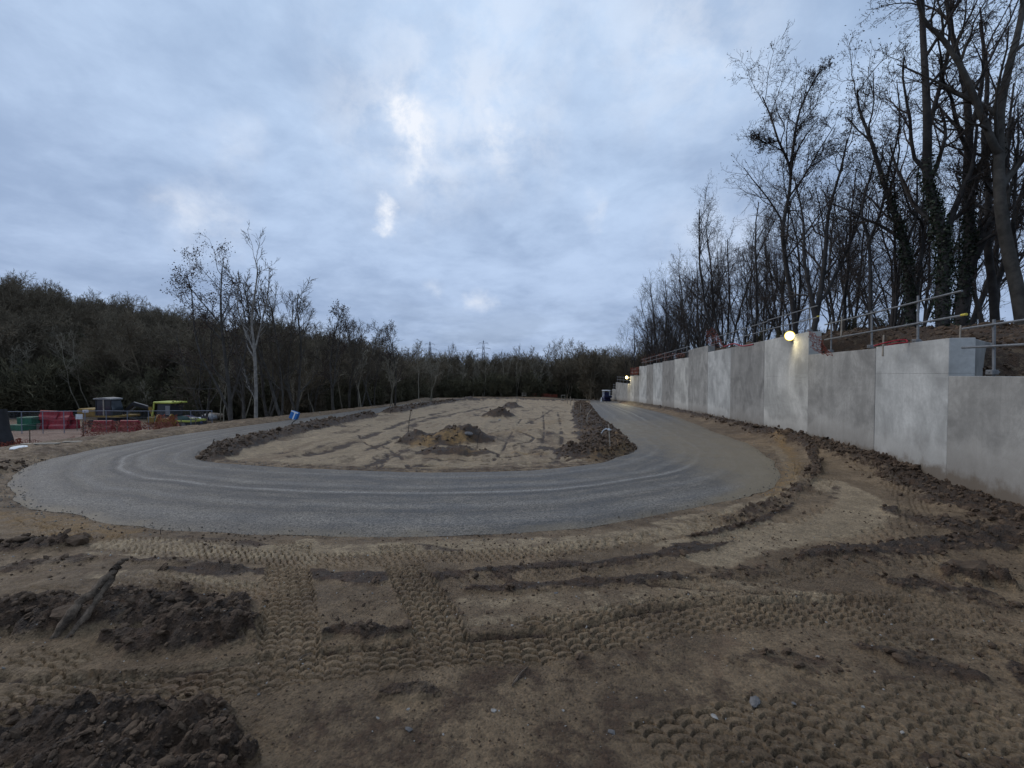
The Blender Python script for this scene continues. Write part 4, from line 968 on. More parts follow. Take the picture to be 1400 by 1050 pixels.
# the mass of the wood
def scatter(name, label, objs, pts, seed):
    me = bpy.data.meshes.new(name); me.from_pydata([p[:3] for p in pts], [], [])
    a = me.attributes.new('turn', 'FLOAT', 'POINT'); a.data.foreach_set('value', [p[3] for p in pts])
    a = me.attributes.new('size', 'FLOAT', 'POINT'); a.data.foreach_set('value', [p[4] for p in pts])
    a = me.attributes.new('pick', 'INT', 'POINT'); a.data.foreach_set('value', [p[5] for p in pts])
    o = link(name, me); tag(o, label, None, None, 'stuff')
    ng = bpy.data.node_groups.new(name, 'GeometryNodeTree'); ng.interface.new_socket('Geometry', in_out='INPUT', socket_type='NodeSocketGeometry'); ng.interface.new_socket('Geometry', in_out='OUTPUT', socket_type='NodeSocketGeometry')
    N = ng.nodes; Lk = ng.links; gi = N.new('NodeGroupInput'); go = N.new('NodeGroupOutput')
    jn = N.new('GeometryNodeJoinGeometry')
    for ob in objs[::-1]:
        oi = N.new('GeometryNodeObjectInfo'); oi.inputs['Object'].default_value = ob; oi.inputs['As Instance'].default_value = True; oi.transform_space = 'ORIGINAL'
        Lk.new(oi.outputs['Geometry'], jn.inputs[0])
    ip = N.new('GeometryNodeInstanceOnPoints'); Lk.new(gi.outputs[0], ip.inputs['Points']); Lk.new(jn.outputs[0], ip.inputs['Instance']); ip.inputs['Pick Instance'].default_value = True
    def at(nm, typ):
        q = N.new('GeometryNodeInputNamedAttribute'); q.data_type = typ; q.inputs['Name'].default_value = nm; return q.outputs['Attribute']
    Lk.new(at('pick', 'INT'), ip.inputs['Instance Index'])
    cx = N.new('ShaderNodeCombineXYZ'); Lk.new(at('turn', 'FLOAT'), cx.inputs[2]); Lk.new(cx.outputs[0], ip.inputs['Rotation'])
    Lk.new(at('size', 'FLOAT'), ip.inputs['Scale']); Lk.new(ip.outputs[0], go.inputs[0])
    md = o.modifiers.new('scatter', 'NODES'); md.node_group = ng; return o
def pts_in(n, f, k, smin, smax):
    L = []
    while len(L) < n:
        x, y = f();
        L.append((x, y, None, g.uniform(0, 6.28), g.uniform(smin, smax), g.randrange(k)))
    zz = terrain(np.array([p[0] for p in L]), np.array([p[1] for p in L]), False)[0]
    return [(p[0], p[1], float(z)-.1, *p[3:]) for p, z in zip(L, zz)]
def f_hill():
    while True:
        px = g.uniform(-60, 620); Y = g.uniform(44, 110); x = (px-700)/F*Y
        if x < -18-max(0, (50-Y)*.2): return x, Y
def f_far(): px = g.uniform(330, 900); Y = g.uniform(112, 190); return (px-700)/F*Y, Y
def f_right():
    Y = g.uniform(80, 110); px = g.uniform(790, 1000); return (px-700)/F*Y, Y
pts = pts_in(760, f_hill, 4, .75, 1.15)+pts_in(430, f_far, 4, 1.0, 1.4)+pts_in(60, f_right, 4, .9, 1.3)
scatter('woodland', 'dense dark leafless wood covering the hill and the valley beyond the site', protos, pts, 3)
def f_bush():
    while True:
        px = g.uniform(-60, 640); Y = g.uniform(40, 75); x = (px-700)/F*Y
        if x < -16.3-max(0, (45-Y)*.3): return x, Y
def f_bush2():
    while True:
        px = g.uniform(480, 660); Y = g.uniform(60, 108); x = (px-700)/F*Y
        if x < -15.5 or Y > 98: return x, Y
def f_bush3(): Y = g.uniform(97, 116); px = g.uniform(560, 900); return (px-700)/F*Y, Y
def mk_bush(k, px, Y):
    x = (px-700)/F*Y; o = link('bramble_bush', bushm[k]); o.location = (x, Y, ground_z(x, Y)-.1); tag(o, ('low tangled dark bush at the wood edge left of the yard machines', 'tall tangled dark bush at the wood edge right of the yard machines')[k], 'bush'); return o
bo = [mk_bush(0, 60, 41), mk_bush(1, 262, 39.5)]
pts = pts_in(420, f_bush, 2, .7, 1.25)+pts_in(160, f_bush2, 2, .6, 1.1)+pts_in(200, f_bush3, 2, .7, 1.3)
# thicket under the bank trees
bp = []
for i in range(60):
    y = g.uniform(24, 76); v = g.uniform(5, 16); x, yy, z = bank_spot(y, v); bp.append((x, yy, z-.15, g.uniform(0, 6.28), g.uniform(.25, .5), g.randrange(2)))
scatter('undergrowth', 'dark tangled brush filling the foot of the wood', bo, pts+bp, 4)

# ------------------------------------------------------------------ mud clods and stones
def ico_variants(n, sub, seed, rough=.35):
    out = []; g = np.random.default_rng(seed)
    for k in range(n):
        bm = bmesh.new(); bmesh.ops.create_icosphere(bm, subdivisions=sub, radius=1)
        V = np.array([v.co[:] for v in bm.verts]); Fc = np.array([[v.index for v in f.verts] for f in bm.faces]); bm.free()
        o = g.uniform(0, 50, 3); d = fbm(V[:, 0]*1.6+o[0]+V[:, 2], V[:, 1]*1.6+o[1]-V[:, 2]*.7, 3, k+seed)-.5
        V = V*(1+d[:, None]*rough*3)*g.uniform(.7, 1.25, 3); V[:, 2] *= .72
        out.append((V, Fc))
    return out
def scatter_mesh(name, label, X, Y, Sz, variants, m, seed, sink=.25, zfun=None):
    g = np.random.default_rng(seed); z = zfun(X, Y) if zfun else terrain(X, Y)[0]
    Vs = []; Fs = []; off = 0; which = g.integers(0, len(variants), len(X))
    for k, (V, Fc) in enumerate(variants):
        idx = np.nonzero(which == k)[0]
        if not len(idx): continue
        a = g.uniform(0, 6.28, len(idx)); c, s = np.cos(a), np.sin(a); t = g.normal(0, .35, (len(idx), 2))
        B = V[None]*Sz[idx][:, None, None]
        x = B[..., 0]*c[:, None]-B[..., 1]*s[:, None]; y = B[..., 0]*s[:, None]+B[..., 1]*c[:, None]; w = B[..., 2]+x*t[:, :1]+y*t[:, 1:]
        P = np.stack([x+X[idx][:, None], y+Y[idx][:, None], w+z[idx][:, None]+Sz[idx][:, None]*sink], -1)
        n = len(V); Vs.append(P.reshape(-1, 3)); Fs.append((Fc[None]+np.arange(len(idx))[:, None, None]*n+off).reshape(-1, 3)); off += n*len(idx)
    me = np_mesh(name, np.concatenate(Vs), np.concatenate(Fs), m); return tag(link(name, me), label, None, None, 'stuff')
cv1 = ico_variants(6, 2, 3, .42); cv0 = ico_variants(8, 1, 4, .4)
g2 = np.random.default_rng(21)
N = 150000
a = g2.uniform(-R(54), R(54), N); r = 1.6*np.exp(g2.uniform(0, math.log(9), N)); X = r*np.sin(a); Y = r*np.cos(a)
rg = terrain(X, Y)[5]; keep = (g2.uniform(0, 1, N) < np.clip(rg, 0, 1)**1.3*.42); X, Y, r = X[keep], Y[keep], r[keep]
rdm = inside(X, Y, OUTD) & ~inside(X, Y, INND); X, Y, r = X[~rdm], Y[~rdm], r[~rdm]
Sz = np.clip(.0019*r*g2.lognormal(0, .75, len(X)), .003, .022+.0016*r)
big = Sz/r > .0042
scatter_mesh('mud_clods', 'loose dark mud clods thrown up along the ruts', X[~big], Y[~big], Sz[~big], cv0, M['clod'], 31)
scatter_mesh('mud_clods', 'larger lumps of wet dark mud in the churned heaps', X[big], Y[big], Sz[big], cv1, M['clod'], 32)
print('clods', len(X), int(big.sum()))
# clods on the island banks and heaps further off
N = 46000; X = g2.uniform(-11, 11, N); Y = 8+g2.uniform(0, 1, N)**1.6*60; rg = terrain(X, Y)[5]; k = (rg > .3) & (g2.uniform(0, 1, N) < rg) & ~((np.abs(X+1.3) < 2.2) & (np.abs(Y-13) < 2.4) & (g2.uniform(0, 1, N) < .8))
scatter_mesh('soil_clods', 'dark earth clods on the banks and heaps of the island', X[k], Y[k], g2.lognormal(-3.65, .5, k.sum())*(1+Y[k]*.012), cv0, M['clod'], 33)
# fine crumbs everywhere on the bare mud
N = 9000; a = g2.uniform(-R(54), R(54), N); r = 1.5*np.exp(g2.uniform(0, math.log(5), N)); X = r*np.sin(a); Y = r*np.cos(a); k = ~inside(X, Y, OUTD); k &= fbm(X*1.5, Y*1.5, 3, 140) > .45
scatter_mesh('mud_crumbs', 'small crumbs of mud strewn over the bare ground', X[k], Y[k], np.clip(.0014*r[k]*g2.lognormal(0, .5, k.sum()), .002, .014), cv0, M['clod'], 34)
N = 420; a = g2.uniform(-R(52), R(52), N); r = 1.6*np.exp(g2.uniform(0, math.log(4.5), N)); X = r*np.sin(a); Y = r*np.cos(a); k = ~inside(X, Y, OUTD)
scatter_mesh('gravel', 'pale flecks of chalk and gravel trodden into the mud', X[k], Y[k], np.clip(.0013*r[k]*g2.lognormal(0, .45, k.sum()), .002, .009), cv0, M['stone'], 35)
N = 9000; yb = g2.uniform(0, 40, N)**1.0; vb = g2.uniform(.35, 4.5, N); Xb, Yb = bank_xy(yb, vb)
scatter_mesh('bank_clods', 'clods and stones lying on the dark earth bank behind the wall', Xb, Yb, g2.lognormal(-3.6, .55, N)*(1+yb*.01), cv0, M['clod'], 36, zfun=lambda a_, b_: bank_z(yb, vb))
Ne = 2600; ie = g2.integers(0, len(OUT), Ne); P_ = np.where((g2.uniform(0, 1, Ne) < .7)[:, None], OUT[ie], INN[ie % len(INN)])+g2.normal(0, .17, (Ne, 2)); ke = P_[:, 1] < 20; P_ = P_[ke]
scatter_mesh('edge_gravel', 'loose grey gravel spilled along the ragged edges of the asphalt', P_[:, 0], P_[:, 1], np.clip(.0010*np.hypot(P_[:, 0], P_[:, 1])*g2.lognormal(0, .5, len(P_)), .003, .012), cv0, M['road_stone'], 37, zfun=lambda a_, b_: np.maximum(terrain(a_, b_)[0], -SL*b_+.004))
STN = [(675, 973, .026, 0, 'roundish white lump of chalk, the biggest one on the open mud near the middle'), (770, 968, .016, 0, 'narrow white stone right of the round chalk lump'), (559, 1003, .026, 1, 'buff elongated stone lying left of the round chalk lump'),
       (558, 974, .012, 0, 'small pale stone just above the buff elongated stone'), (606, 1008, .011, 0, 'tiny white stone between the buff stone and the chalk lump'), (1118, 896, .017, 0, 'white stone on the bare mud below the right hand tread band'),
       (1196, 918, .018, 0, 'angular white stone right of and below the bare mud stone'), (1208, 941, .014, 0, 'small white stone beneath the angular white stone'), (1032, 959, .050, 1, 'flat grey rock bedded in the mud, the largest stone in view'),
       (977, 980, .022, 0, 'cream stone left of and below the flat grey rock'), (1180, 966, .017, 0, 'bluish white stone right of the flat grey rock'), (700, 857, .018, 0, 'pale stone just above the pressed rut in the middle'),
       (836, 1000, .030, 1, 'mottled pale rock at the near edge of the lumpy mud'), (100, 991, .030, 0, 'white chalk piece in the dark heap at the lower left'), (1085, 961, .014, 1, 'grey pebble just right of the flat grey rock'),
       (760, 811, .022, 1, 'grey stone on the smooth sand above the long rut'), (788, 816, .016, 0, 'cream pebble beside the grey stone on the smooth sand'), (307, 996, .013, 0, 'white speck of stone right of the lower left heap')]
for k, (px, py, s, mi, lab) in enumerate(STN):
    x, y = G(px, py); s *= .60; V, Fc = cv1[k % 6]; V = V*s*np.array([1, 1, .6])
    me = np_mesh('stone', V, Fc, M[('stone', 'stone_grey')[mi]]); o = link('stone', me, loc=(x, y, zt(x, y)+s*.15)); o.rotation_euler = (0, 0, k*1.3); tag(o, lab, 'stone')

# dead forked branch half buried in the left heap
def limb(P, r0, r1, seed, n=9):
    P = catmull([tuple(p) for p in P], 6, False); r = np.linspace(r0, r1, len(P)); gg = np.random.default_rng(seed); P = P+gg.normal(0, r0*.20, P.shape); r = r*gg.uniform(.72, 1.2, len(r))
    return tubes([(P, r)], n)
bx, by = G(62, 880); tx, ty = G(152, 830); b0 = Vector((bx, by, zt(bx, by))); top = W(160, 775, ty-.15)
root = empty('dead_branch', b0, 0, 'dead forked grey branch sticking up out of the dark mud heap at the left', 'branch')
V, Fc = limb([(0, 0, -.08), (top-b0)*.35+Vector((.01, 0, .01)), (top-b0)*.7, top-b0], .034, .022, 1)
link('stem', np_mesh('stem', V, Fc, M['root'], smooth=True), root)
V, Fc = limb([(top-b0)*.02+Vector((.10, -.02, -.06)), (top-b0)*.45+Vector((.075, 0, -.03)), (top-b0)*.86+Vector((.02, 0, -.02)), (top-b0)*.97], .026, .018, 2)
link('fork', np_mesh('fork', V, Fc, M['root'], smooth=True), root)
V, Fc = limb([(top-b0)*.95, (top-b0)*1.03+Vector((.01, 0, .02)), (top-b0)*1.07+Vector((.05, 0, .02))], .024, .010, 3)
link('stub', np_mesh('stub', V, Fc, M['root'], smooth=True), root)
for k, (pts, lab) in enumerate([(((400, 914), (415, 902), (428, 897)), 'short broken twig lying by the left tread band'), (((700, 938), (712, 925), (722, 912)), 'bent dark root poking from the crack in the mud')]):
    Q = [Vector((*G(*p), 0)) for p in pts]
    for q in Q: q.z = zt(q.x, q.y)+.008
    V, Fc = limb([q-Q[0] for q in Q], .006, .003, 5+k, 5); o = link('twig', np_mesh('twig', V, Fc, M['root']), loc=Q[0]); tag(o, lab, 'twig')

# ------------------------------------------------------------------ guard rails on the wall
RT = .0195
def rail_section(pts, lab, post_at, z_off=(0.76, .40), over=.25, clamp=True, base=None, extra=None, r=RT):
    """pts: list of (x,y,z) along the top; post_at fractions 0..1 of length"""
    P = [Vector(p) for p in pts]; org = P[0].copy(); L = [0]
    for i in range(1, len(P)): L.append(L[-1]+(P[i]-P[i-1]).length)
    def at(s):
        s = min(max(s, 0), L[-1])
        for i in range(1, len(P)):
            if s <= L[i]+1e-9: return P[i-1].lerp(P[i], (s-L[i-1])/max(L[i]-L[i-1], 1e-6))
        return P[-1].copy()
    root = empty('guard_rail', org, 0, lab, 'guard rail', 'scaffold tube guard rails along the top of the wall')
    gg = random.Random(len(lab))
    for f in post_at:
        b = at(f*L[-1])-org; tilt = Vector((gg.uniform(-.03, .03), gg.uniform(-.03, .03), 0))
        MB().tube(b+Vector((0, 0, -.12)), b+tilt+Vector((0, 0, z_off[0]+gg.uniform(.05, .16))), r, n=8).build('post', M['steel'], root)
        if clamp:
            MB().box(b+Vector((-.03, 0, .06)), (.10, .10, .07)).tube(b+Vector((-.09, 0, .06)), b+Vector((.08, 0, .06)), .014).build('clamp', M['steel'], root, bevel=.006)
    for zo in z_off:
        for i in range(1, len(P)):
            d = (P[i]-P[i-1]).normalized(); a = P[i-1]-org-d*(over if i == 1 else .02); b = P[i]-org+d*(over if i == len(P)-1 else .25)
            dz = gg.uniform(-.02, .02)
            MB().tube(a+Vector((-.05, 0, zo+dz)), b+Vector((-.05, 0, zo+gg.uniform(-.03, .03))), r*.92, n=8).build('rail', M['steel'], root)
            if clamp and zo < .7: MB().tube(b+d*.0+Vector((-.05, 0, zo+dz)), b+d*.12+Vector((-.05, 0, zo+dz)), r*1.02, n=8).build('end_cap', M['yellow_tube'], root)
    return root
def tp(px, z, off=.17):
    x, y = wall_at(px); return (x+off, y, z)
T = lambda i: TOPS[i][2]
rail_section([(7.05+.2, 6.95, zlow), (6.67+.2, 5.8, zlow), (6.2+.2, 4.4, zlow), (5.3, 1.4, zlow)], 'near scaffold tube guard rail standing on the lowest wall section at the right edge', (.07, .48, .9), (.78, .44))
rail_section([tp(1125, T(14)), tp(1290, T(14))], 'guard rail over the middle mottled panel and the high pale one, with clamped post', (.02, .46, .80), (.80, .40), .22)
rail_section([tp(1048, T(13)), tp(1104, T(13))], 'short guard rail on the high panel carrying the nearer lamp', (.32, .93), (.76, .40), .3)
rail_section([tp(970, T(11)), tp(1040, T(12))], 'guard rail with sagging orange net behind the panels left of the nearer lamp', (.05, .35, .68, .98), (.76, .40), .3, clamp=False)
rail_section([tp(876, T(5)), tp(938, T(9))], 'long guard rail along the stepped middle of the wall', (.02, .12, .25, .42, .60, .80, .98), (.76, .40), .3, clamp=False, r=.024)
rail_section([tp(862, T(3)), tp(873, T(4))], 'short guard rail hung with orange net just right of the far lamp', (.05, .5, .95), (.8, .42), .1, clamp=False, r=.03)
rail_section([tp(842.5, T(2)), tp(861, T(2))], 'guard rail on the low far panel under the far lamp', (.03, .25, .5, .75, .97), (.85, .45), .1, clamp=False, r=.03)
rail_section([tp(837.5, T(1)), tp(841.5, T(1))], 'tiny guard rail on the second step from the far end of the wall', (.05, .95), (.8, .42), .1, clamp=False, r=.03)
rail_section([tp(832.5, T(0)), tp(836.5, T(0))], 'lowest guard rail on the last step at the far end of the wall', (.05, .95), (.8, .42), .1, clamp=False, r=.03)

# netting, really meshed
def net(name, A, B, rows, cols, w, m, sag=.1, seed=0, ragged=.0, parent=None, crumple=.0):
    """A, B: lists of points (top line, bottom line)"""
    gg = random.Random(seed); org = Vector(A[0]); Pa = catmull([tuple(p) for p in A], 8, False); Pb = catmull([tuple(p) for p in B], 8, False)
    def samp(Q, t): f = t*(len(Q)-1); i = min(int(f), len(Q)-2); return Vector(Q[i]*(1-f+i)+Q[i+1]*(f-i))
    grid = []
    for j in range(rows+1):
        row = []
        for i in range(cols+1):
            t = i/cols; u = j/rows; p = samp(Pa, t).lerp(samp(Pb, t), u)
            p += Vector((gg.gauss(0, crumple), gg.gauss(0, crumple), gg.gauss(0, crumple)-sag*math.sin(math.pi*((t*3) % 1))*(1-u)))-org; row.append(p)
        grid.append(row)
    V = []; Fc = []
    def strip(a, b):
        d = b-a; n = Vector((0, 0, 1)) if abs(d.normalized().z) < .7 else Vector((1, .3, 0)); s = n*w/2; i = len(V); V.extend([a-s, b-s, b+s, a+s]); Fc.append((i, i+1, i+2, i+3))
    for j in range(rows+1):
        for i in range(cols+1):
            if i < cols and gg.random() > ragged: strip(grid[j][i], grid[j][i+1])
            if j < rows and gg.random() > ragged: strip(grid[j][i], grid[j+1][i])
    me = np_mesh(name, np.array([tuple(v) for v in V]), np.array(Fc), m); return link(name, me, parent, org)
def cord(name, pts, r, m, lab, cat):
    P = catmull([tuple(p) for p in pts], 8, False); V, Fc = tubes([(P-P[0], np.full(len(P), r))], 6); return tag(link(name, np_mesh(name, V, Fc, m, smooth=True), loc=P[0]), lab, cat)
b = lambda px, py, Y: W(px, py, Y)
o = net('orange_net', [b(1106, 452, 9.9), b(1118, 458, 9.8), b(1125, 470, 9.75)], [b(1112, 480, 9.9), b(1124, 484, 9.7), b(1138, 486, 9.6)], 9, 14, .010, M['net'], .03, 3, .1, crumple=.02)
tag(o, 'red orange net bunched behind the end of the high lamp panel', 'netting')
o = net('orange_net', [b(966, 450, 22.3), b(976, 449, 21.9), b(985, 466, 21.5)], [b(966, 470, 22.2), b(978, 472, 21.8), b(990, 474, 21.3)], 8, 12, .018, M['net'], .05, 4, .2, crumple=.03)
tag(o, 'scrap of red orange net snagged on the rail left of the pale panel', 'netting')
o = net('orange_net', [b(862, 503, 56.2), b(868, 503, 54), b(873, 502, 51)], [b(862, 512, 56.2), b(868, 512, 54), b(873, 511, 51)], 5, 10, .05, M['net'], .05, 5, .1, crumple=.03)
tag(o, 'red orange net on the short rail beside the far lamp', 'netting')
o = net('orange_net', [b(877, 487, 47.6), b(900, 482, 39), b(936, 482, 28.5)], [b(877, 497, 47.6), b(900, 493, 39), b(936, 488, 28.5)], 4, 60, .022, M['net_dull'], .12, 6, .6, crumple=.04)
tag(o, 'torn strip of red orange net along the rail of the stepped middle wall', 'netting')
cord('red_cable', [b(1195, 473, 8.9), b(1205, 470, 8.7), b(1222, 466, 8.6), b(1237, 464.5, 8.55), b(1240, 468, 8.5), b(1228, 469, 8.6), b(1212, 472, 8.7)], .014, M['redpipe'], 'red hose looped on the earth behind the wall below the rails', 'hose')
cord('red_cable', [b(990, 474, 19.5), b(1003, 470, 18.5), b(1015, 473, 17.6), b(1030, 471, 16.6)], .03, M['redpipe'], 'red hose lying on the bank left of the nearer lamp', 'hose')
for px, py, Y, h, lab in ((1207, 477, 8.9, .28, 'small grey peg standing behind the wall by the red hose'), (1312, 463, 8.6, .26, 'small wooden peg on the earth behind the wing wall'), (1150, 452, 11.2, .35, 'stick planted on the bank left of the red hose')):
    p = W(px, py, Y); x = p.x; q = MB().tube((0, 0, -.15), (.01, 0, h), .018, .014, 6).build('peg', M['stake'], loc=p); tag(q, lab, 'peg')

# ------------------------------------------------------------------ the two lit floodlights
def flood(px, py, lab, power, aim, size=1.0):
    x, y = wall_at(px); z = zray(px, py, y); root = empty('floodlight', (x, y, z), 0, lab, 'floodlight')
    d = Vector((-.75, -.62, -.12)).normalized(); q = d.to_track_quat('Y', 'Z').to_matrix()
    MB().tube(Vector((-.10, -.10, 0))-d*.035*size, Vector((-.10, -.10, 0))+d*.026*size, .165*size, n=24).build('housing', M['black'], root, bevel=.01)
    mb = MB()
    for i in range(7): mb.box(Vector((-.10, -.10, 0))-d*.055*size+q @ Vector(((i-3)*.045*size, 0, 0)), (.008, .045*size, .22*size), q)
    mb.build('cooling_fins', M['black'], root)
    MB().tube(Vector((-.10, -.10, 0))+d*.030*size, Vector((-.10, -.10, 0))+d*.046*size, .118*size, n=24).build('lens', M['lens'], root)
    MB().tube(Vector((-.10, -.10, 0))+d*.036*size, Vector((-.10, -.10, 0))+d*.040*size, .150*size, n=24).build('glow_rim', M['glow'], root)  # emissive ring that paints the lamp's glow around the lens
    mb = MB(); c = Vector((-.10, -.10, 0)); e = q @ Vector((.19*size, 0, 0)); f = q @ Vector((-.19*size, 0, 0))
    mb.tube(c+e, c+e-d*.12, .01).tube(c+f, c+f-d*.12, .01).tube(c+e-d*.12, c+f-d*.12, .01).tube(c-d*.12, (.03, .0, 0), .014)
    mb.build('bracket', M['steel'], root)
    l = bpy.data.lights.new('lamp', 'SPOT'); l.energy = power; l.color = (1, .84, .45); l.spot_size = R(155); l.spot_blend = .8; l.shadow_soft_size = .12
    lo = bpy.data.objects.new('lamp', l); COL.objects.link(lo); lo.parent = root; lo.location = c+d*.14; lo.rotation_euler = (-(Vector(aim).normalized())).to_track_quat('Z', 'Y').to_euler()
    return root
flood(1081, 459.5, 'lit warm white floodlight fixed near the top of the high panel, the nearer one', 42, (-.5, -.3, -.9), 1.08)
flood(858, 516, 'lit warm white floodlight at the far end of the wall, the farther one', 420, (-.55, -.55, -.62), 1.6)

# ------------------------------------------------------------------ island stakes, twigs, markers
def stake(name, px, pyb, pyt, lab, cat, Y=None, lean=0, r=.02, m='stake', ribbon=None, bend=0):
    x, y = G(px, pyb);
    if Y: y = Y; x = (px-700)/F*Y
    z = zt(x, y); tpz = W(px+lean, pyt, y); root = empty(name, (x, y, z), 0, lab, cat); q = tpz-Vector((x, y, z))
    mid = q*.5+Vector((-bend, 0, 0)); P = catmull([(0, 0, -.15), tuple(mid), tuple(q)], 5, False); V, Fc = tubes([(P, np.linspace(r, r*.7, len(P)))], 7)
    link('stem', np_mesh('stem', V, Fc, M[m], smooth=True), root)
    if ribbon:
        c = Vector(P[int(len(P)*ribbon[0])]); s = ribbon[1]; mb = MB()
        mb.tube(c+Vector((0, 0, -.02)), c+Vector((0, 0, .03)), r*1.5, n=8)
        pts = [c, c+Vector((-s*.4, -.03, .03)), c+Vector((-s*.75, -.02, -.01)), c+Vector((-s, 0, -.09))]
        for i in range(3): mb.box((pts[i]+pts[i+1])/2, ((pts[i+1]-pts[i]).length, .004, .025), Matrix.Rotation(-math.atan2((pts[i+1]-pts[i]).z, -(pts[i+1]-pts[i]).x)*-1, 3, 'Y'))
        mb.box(c+Vector((s*.15, 0, -.005)), (s*.3, .004, .025)); mb.build('ribbon', M['white'], root)
    return root
stake('marker_stake', 834, 619, 580, 'tall pale stake tied with white tape at the near right end of the island', 'stake', None, -2, .020, ribbon=(.72, .20))
stake('marker_stake', 803, 586, 559, 'pale stake bent to the right halfway along the right bank of the island', 'stake', None, 6, .020, bend=.10)
stake('marker_stake', 793, 571, 552, 'straight pale stake behind the bent one on the right bank', 'stake', None, 1, .022)
stake('marker_stake', 784.5, 561, 545, 'thin stake left of the straight pale stake on the right bank', 'stake', None, 0, .025)
stake('marker_stake', 780, 557, 542, 'distant pale post at the far end of the right bank', 'stake', 50, 0, .04)
stake('marker_stake', 776, 553, 540, 'farthest thin post at the end of the right bank', 'stake', 60, -1, .04, 'wood')
stake('marker_stake', 707, 550.5, 542, 'short whitish post behind the farthest heap of the island', 'stake', 64, 0, .05)
for px, pb, pt, Y, ln, lab in ((578, 551, 544.5, 60, -1.5, 'leaning white marker post at the outer edge of the left road, the nearer one'), (601, 548.6, 543.5, 70, -2, 'leaning white marker post at the outer edge of the left road, the farther one'), (633, 547.5, 542, 82, 0, 'small pale post where the left road turns behind the island'),
                                (437, 568.5, 563, 31.0, 0, 'short pale peg between the blue board and the wood')):
    stake('road_marker', px, pb, pt, lab, 'marker post', Y, ln, .045 if Y > 40 else .03, 'stake')
def sapling(px, pb, pt, lab, lean=0, r=.012, knob=False, side=0, Y=None):
    rt = stake('sapling', px, pb, pt, lab, 'sapling', Y, lean, r, 'bark', bend=.02); top_ = W(px+lean, pt, rt.location.y)-rt.location; gg = random.Random(int(px)); mb = MB()
    for k in range(5):
        f = .35+.13*k; p = top_*f; d = Vector((gg.uniform(-1, 1), gg.uniform(-.4, .4), gg.uniform(.2, 1))).normalized()*top_.length*gg.uniform(.10, .22); mb.tube(p, p+d, r*.4, r*.2, 4)
    mb.build('twigs', M['twig'], rt)
    if knob: V, Fc = cv1[1]; link('root_ball', np_mesh('root_ball', V*.06, Fc, M['clod']), rt, top_)
    return rt
sapling(558, 592, 561, 'thin dark sapling with a clump at its tip left of the big island heap', 4, .014, True)
sapling(621, 590, 578, 'short thin shoot standing behind the big island heap', 0, .008)
sapling(396, 590, 574, 'thin dark shoot leaning right on the left bank of the island', 9, .018)
sapling(290, 612, 600, 'small twig at the tip of the left bank of the island', 3, .012)
sapling(534, 566, 557, 'small twig standing on the second left bank of the island', 1, .02)
sapling(335, 604, 596, 'tiny dead shoot on the left bank of the island near its tip', -2, .010)
sapling(652, 612, 590, 'bent shoot growing from the right end of the big island heap', 4, .007)
sapling(222, 731, 721, 'tiny twig standing at the near edge of the asphalt on the left', 0, .004)
# pale boulder on the large heap, slab by the left bank, sticks on the heaps
def rock(px, py, s, lab, m='stone_grey', sq=(1, 1, .7), k=0, Y=None):
    x, y = G(px, py)
    if Y: y = Y; x = (px-700)/F*Y
    V, Fc = cv1[k]; o = link('rock', np_mesh('rock', V*s*np.array(sq), Fc, M[m]), loc=(x, y, zt(x, y)+s*.25)); return tag(o, lab, 'rock')
rock(640, 607, .10, 'rounded grey lump of rubble on top of the big island heap', k=2)
rock(683, 575, .12, 'pale stone half way up the second island heap', 'stone', k=1)
rock(28, 748, .05, 'brown lump at the left edge near the road', 'clod', k=5)
rock(106, 745, .09, 'dark mud lump standing alone near the road at the left', 'clod', (1.2, 1, .9), 0)
rock(95, 862, .07, 'rust brown stone beneath the dead branch', 'clod', (1.3, 1, .6), 2)
rock(1325, 788, .10, 'dark earth lump on the mound at the right', 'clod', (1.3, 1, 1), 3)

# blue board on the far side of the left road
x = (402-700)/F*25.0; y = 25.0; z = zt(x, y)
root = empty('blue_board', (x, y, z), R(-12), 'tilted blue board with a white letter T shape standing beside the left road', 'board')
rm = Matrix.Rotation(R(18), 3, 'Y').to_3x3() @ Matrix.Rotation(R(-10), 3, 'X')
c = Vector((0, 0, .42+(W(402, 568, 25).z-z-.42)))
MB().box(c, (.46, .20, .46), rm).build('board', M['blue'], root, bevel=.02)
MB().box(c+rm @ Vector((0, -.106, .19)), (.46, .008, .055), rm).box(c+rm @ Vector((.05, -.106, -.03)), (.075, .008, .38), rm).build('white_mark', M['white'], root)
MB().tube((.1, .03, -.2), c+Vector((.06, .03, -.1)), .03, .025).build('post', M['wood'], root)
MB().tube((.25, .0, -.1), c+Vector((.22, .0, -.18)), .02, .02).build('strut', M['wood'], root)

# ------------------------------------------------------------------ works yard at the left
def yz(px, Y): return zt((px-700)/F*Y, Y)
def Wp(px, Y, dz=0): x = (px-700)/F*Y; return Vector((x, Y, zt(x, Y)+dz))
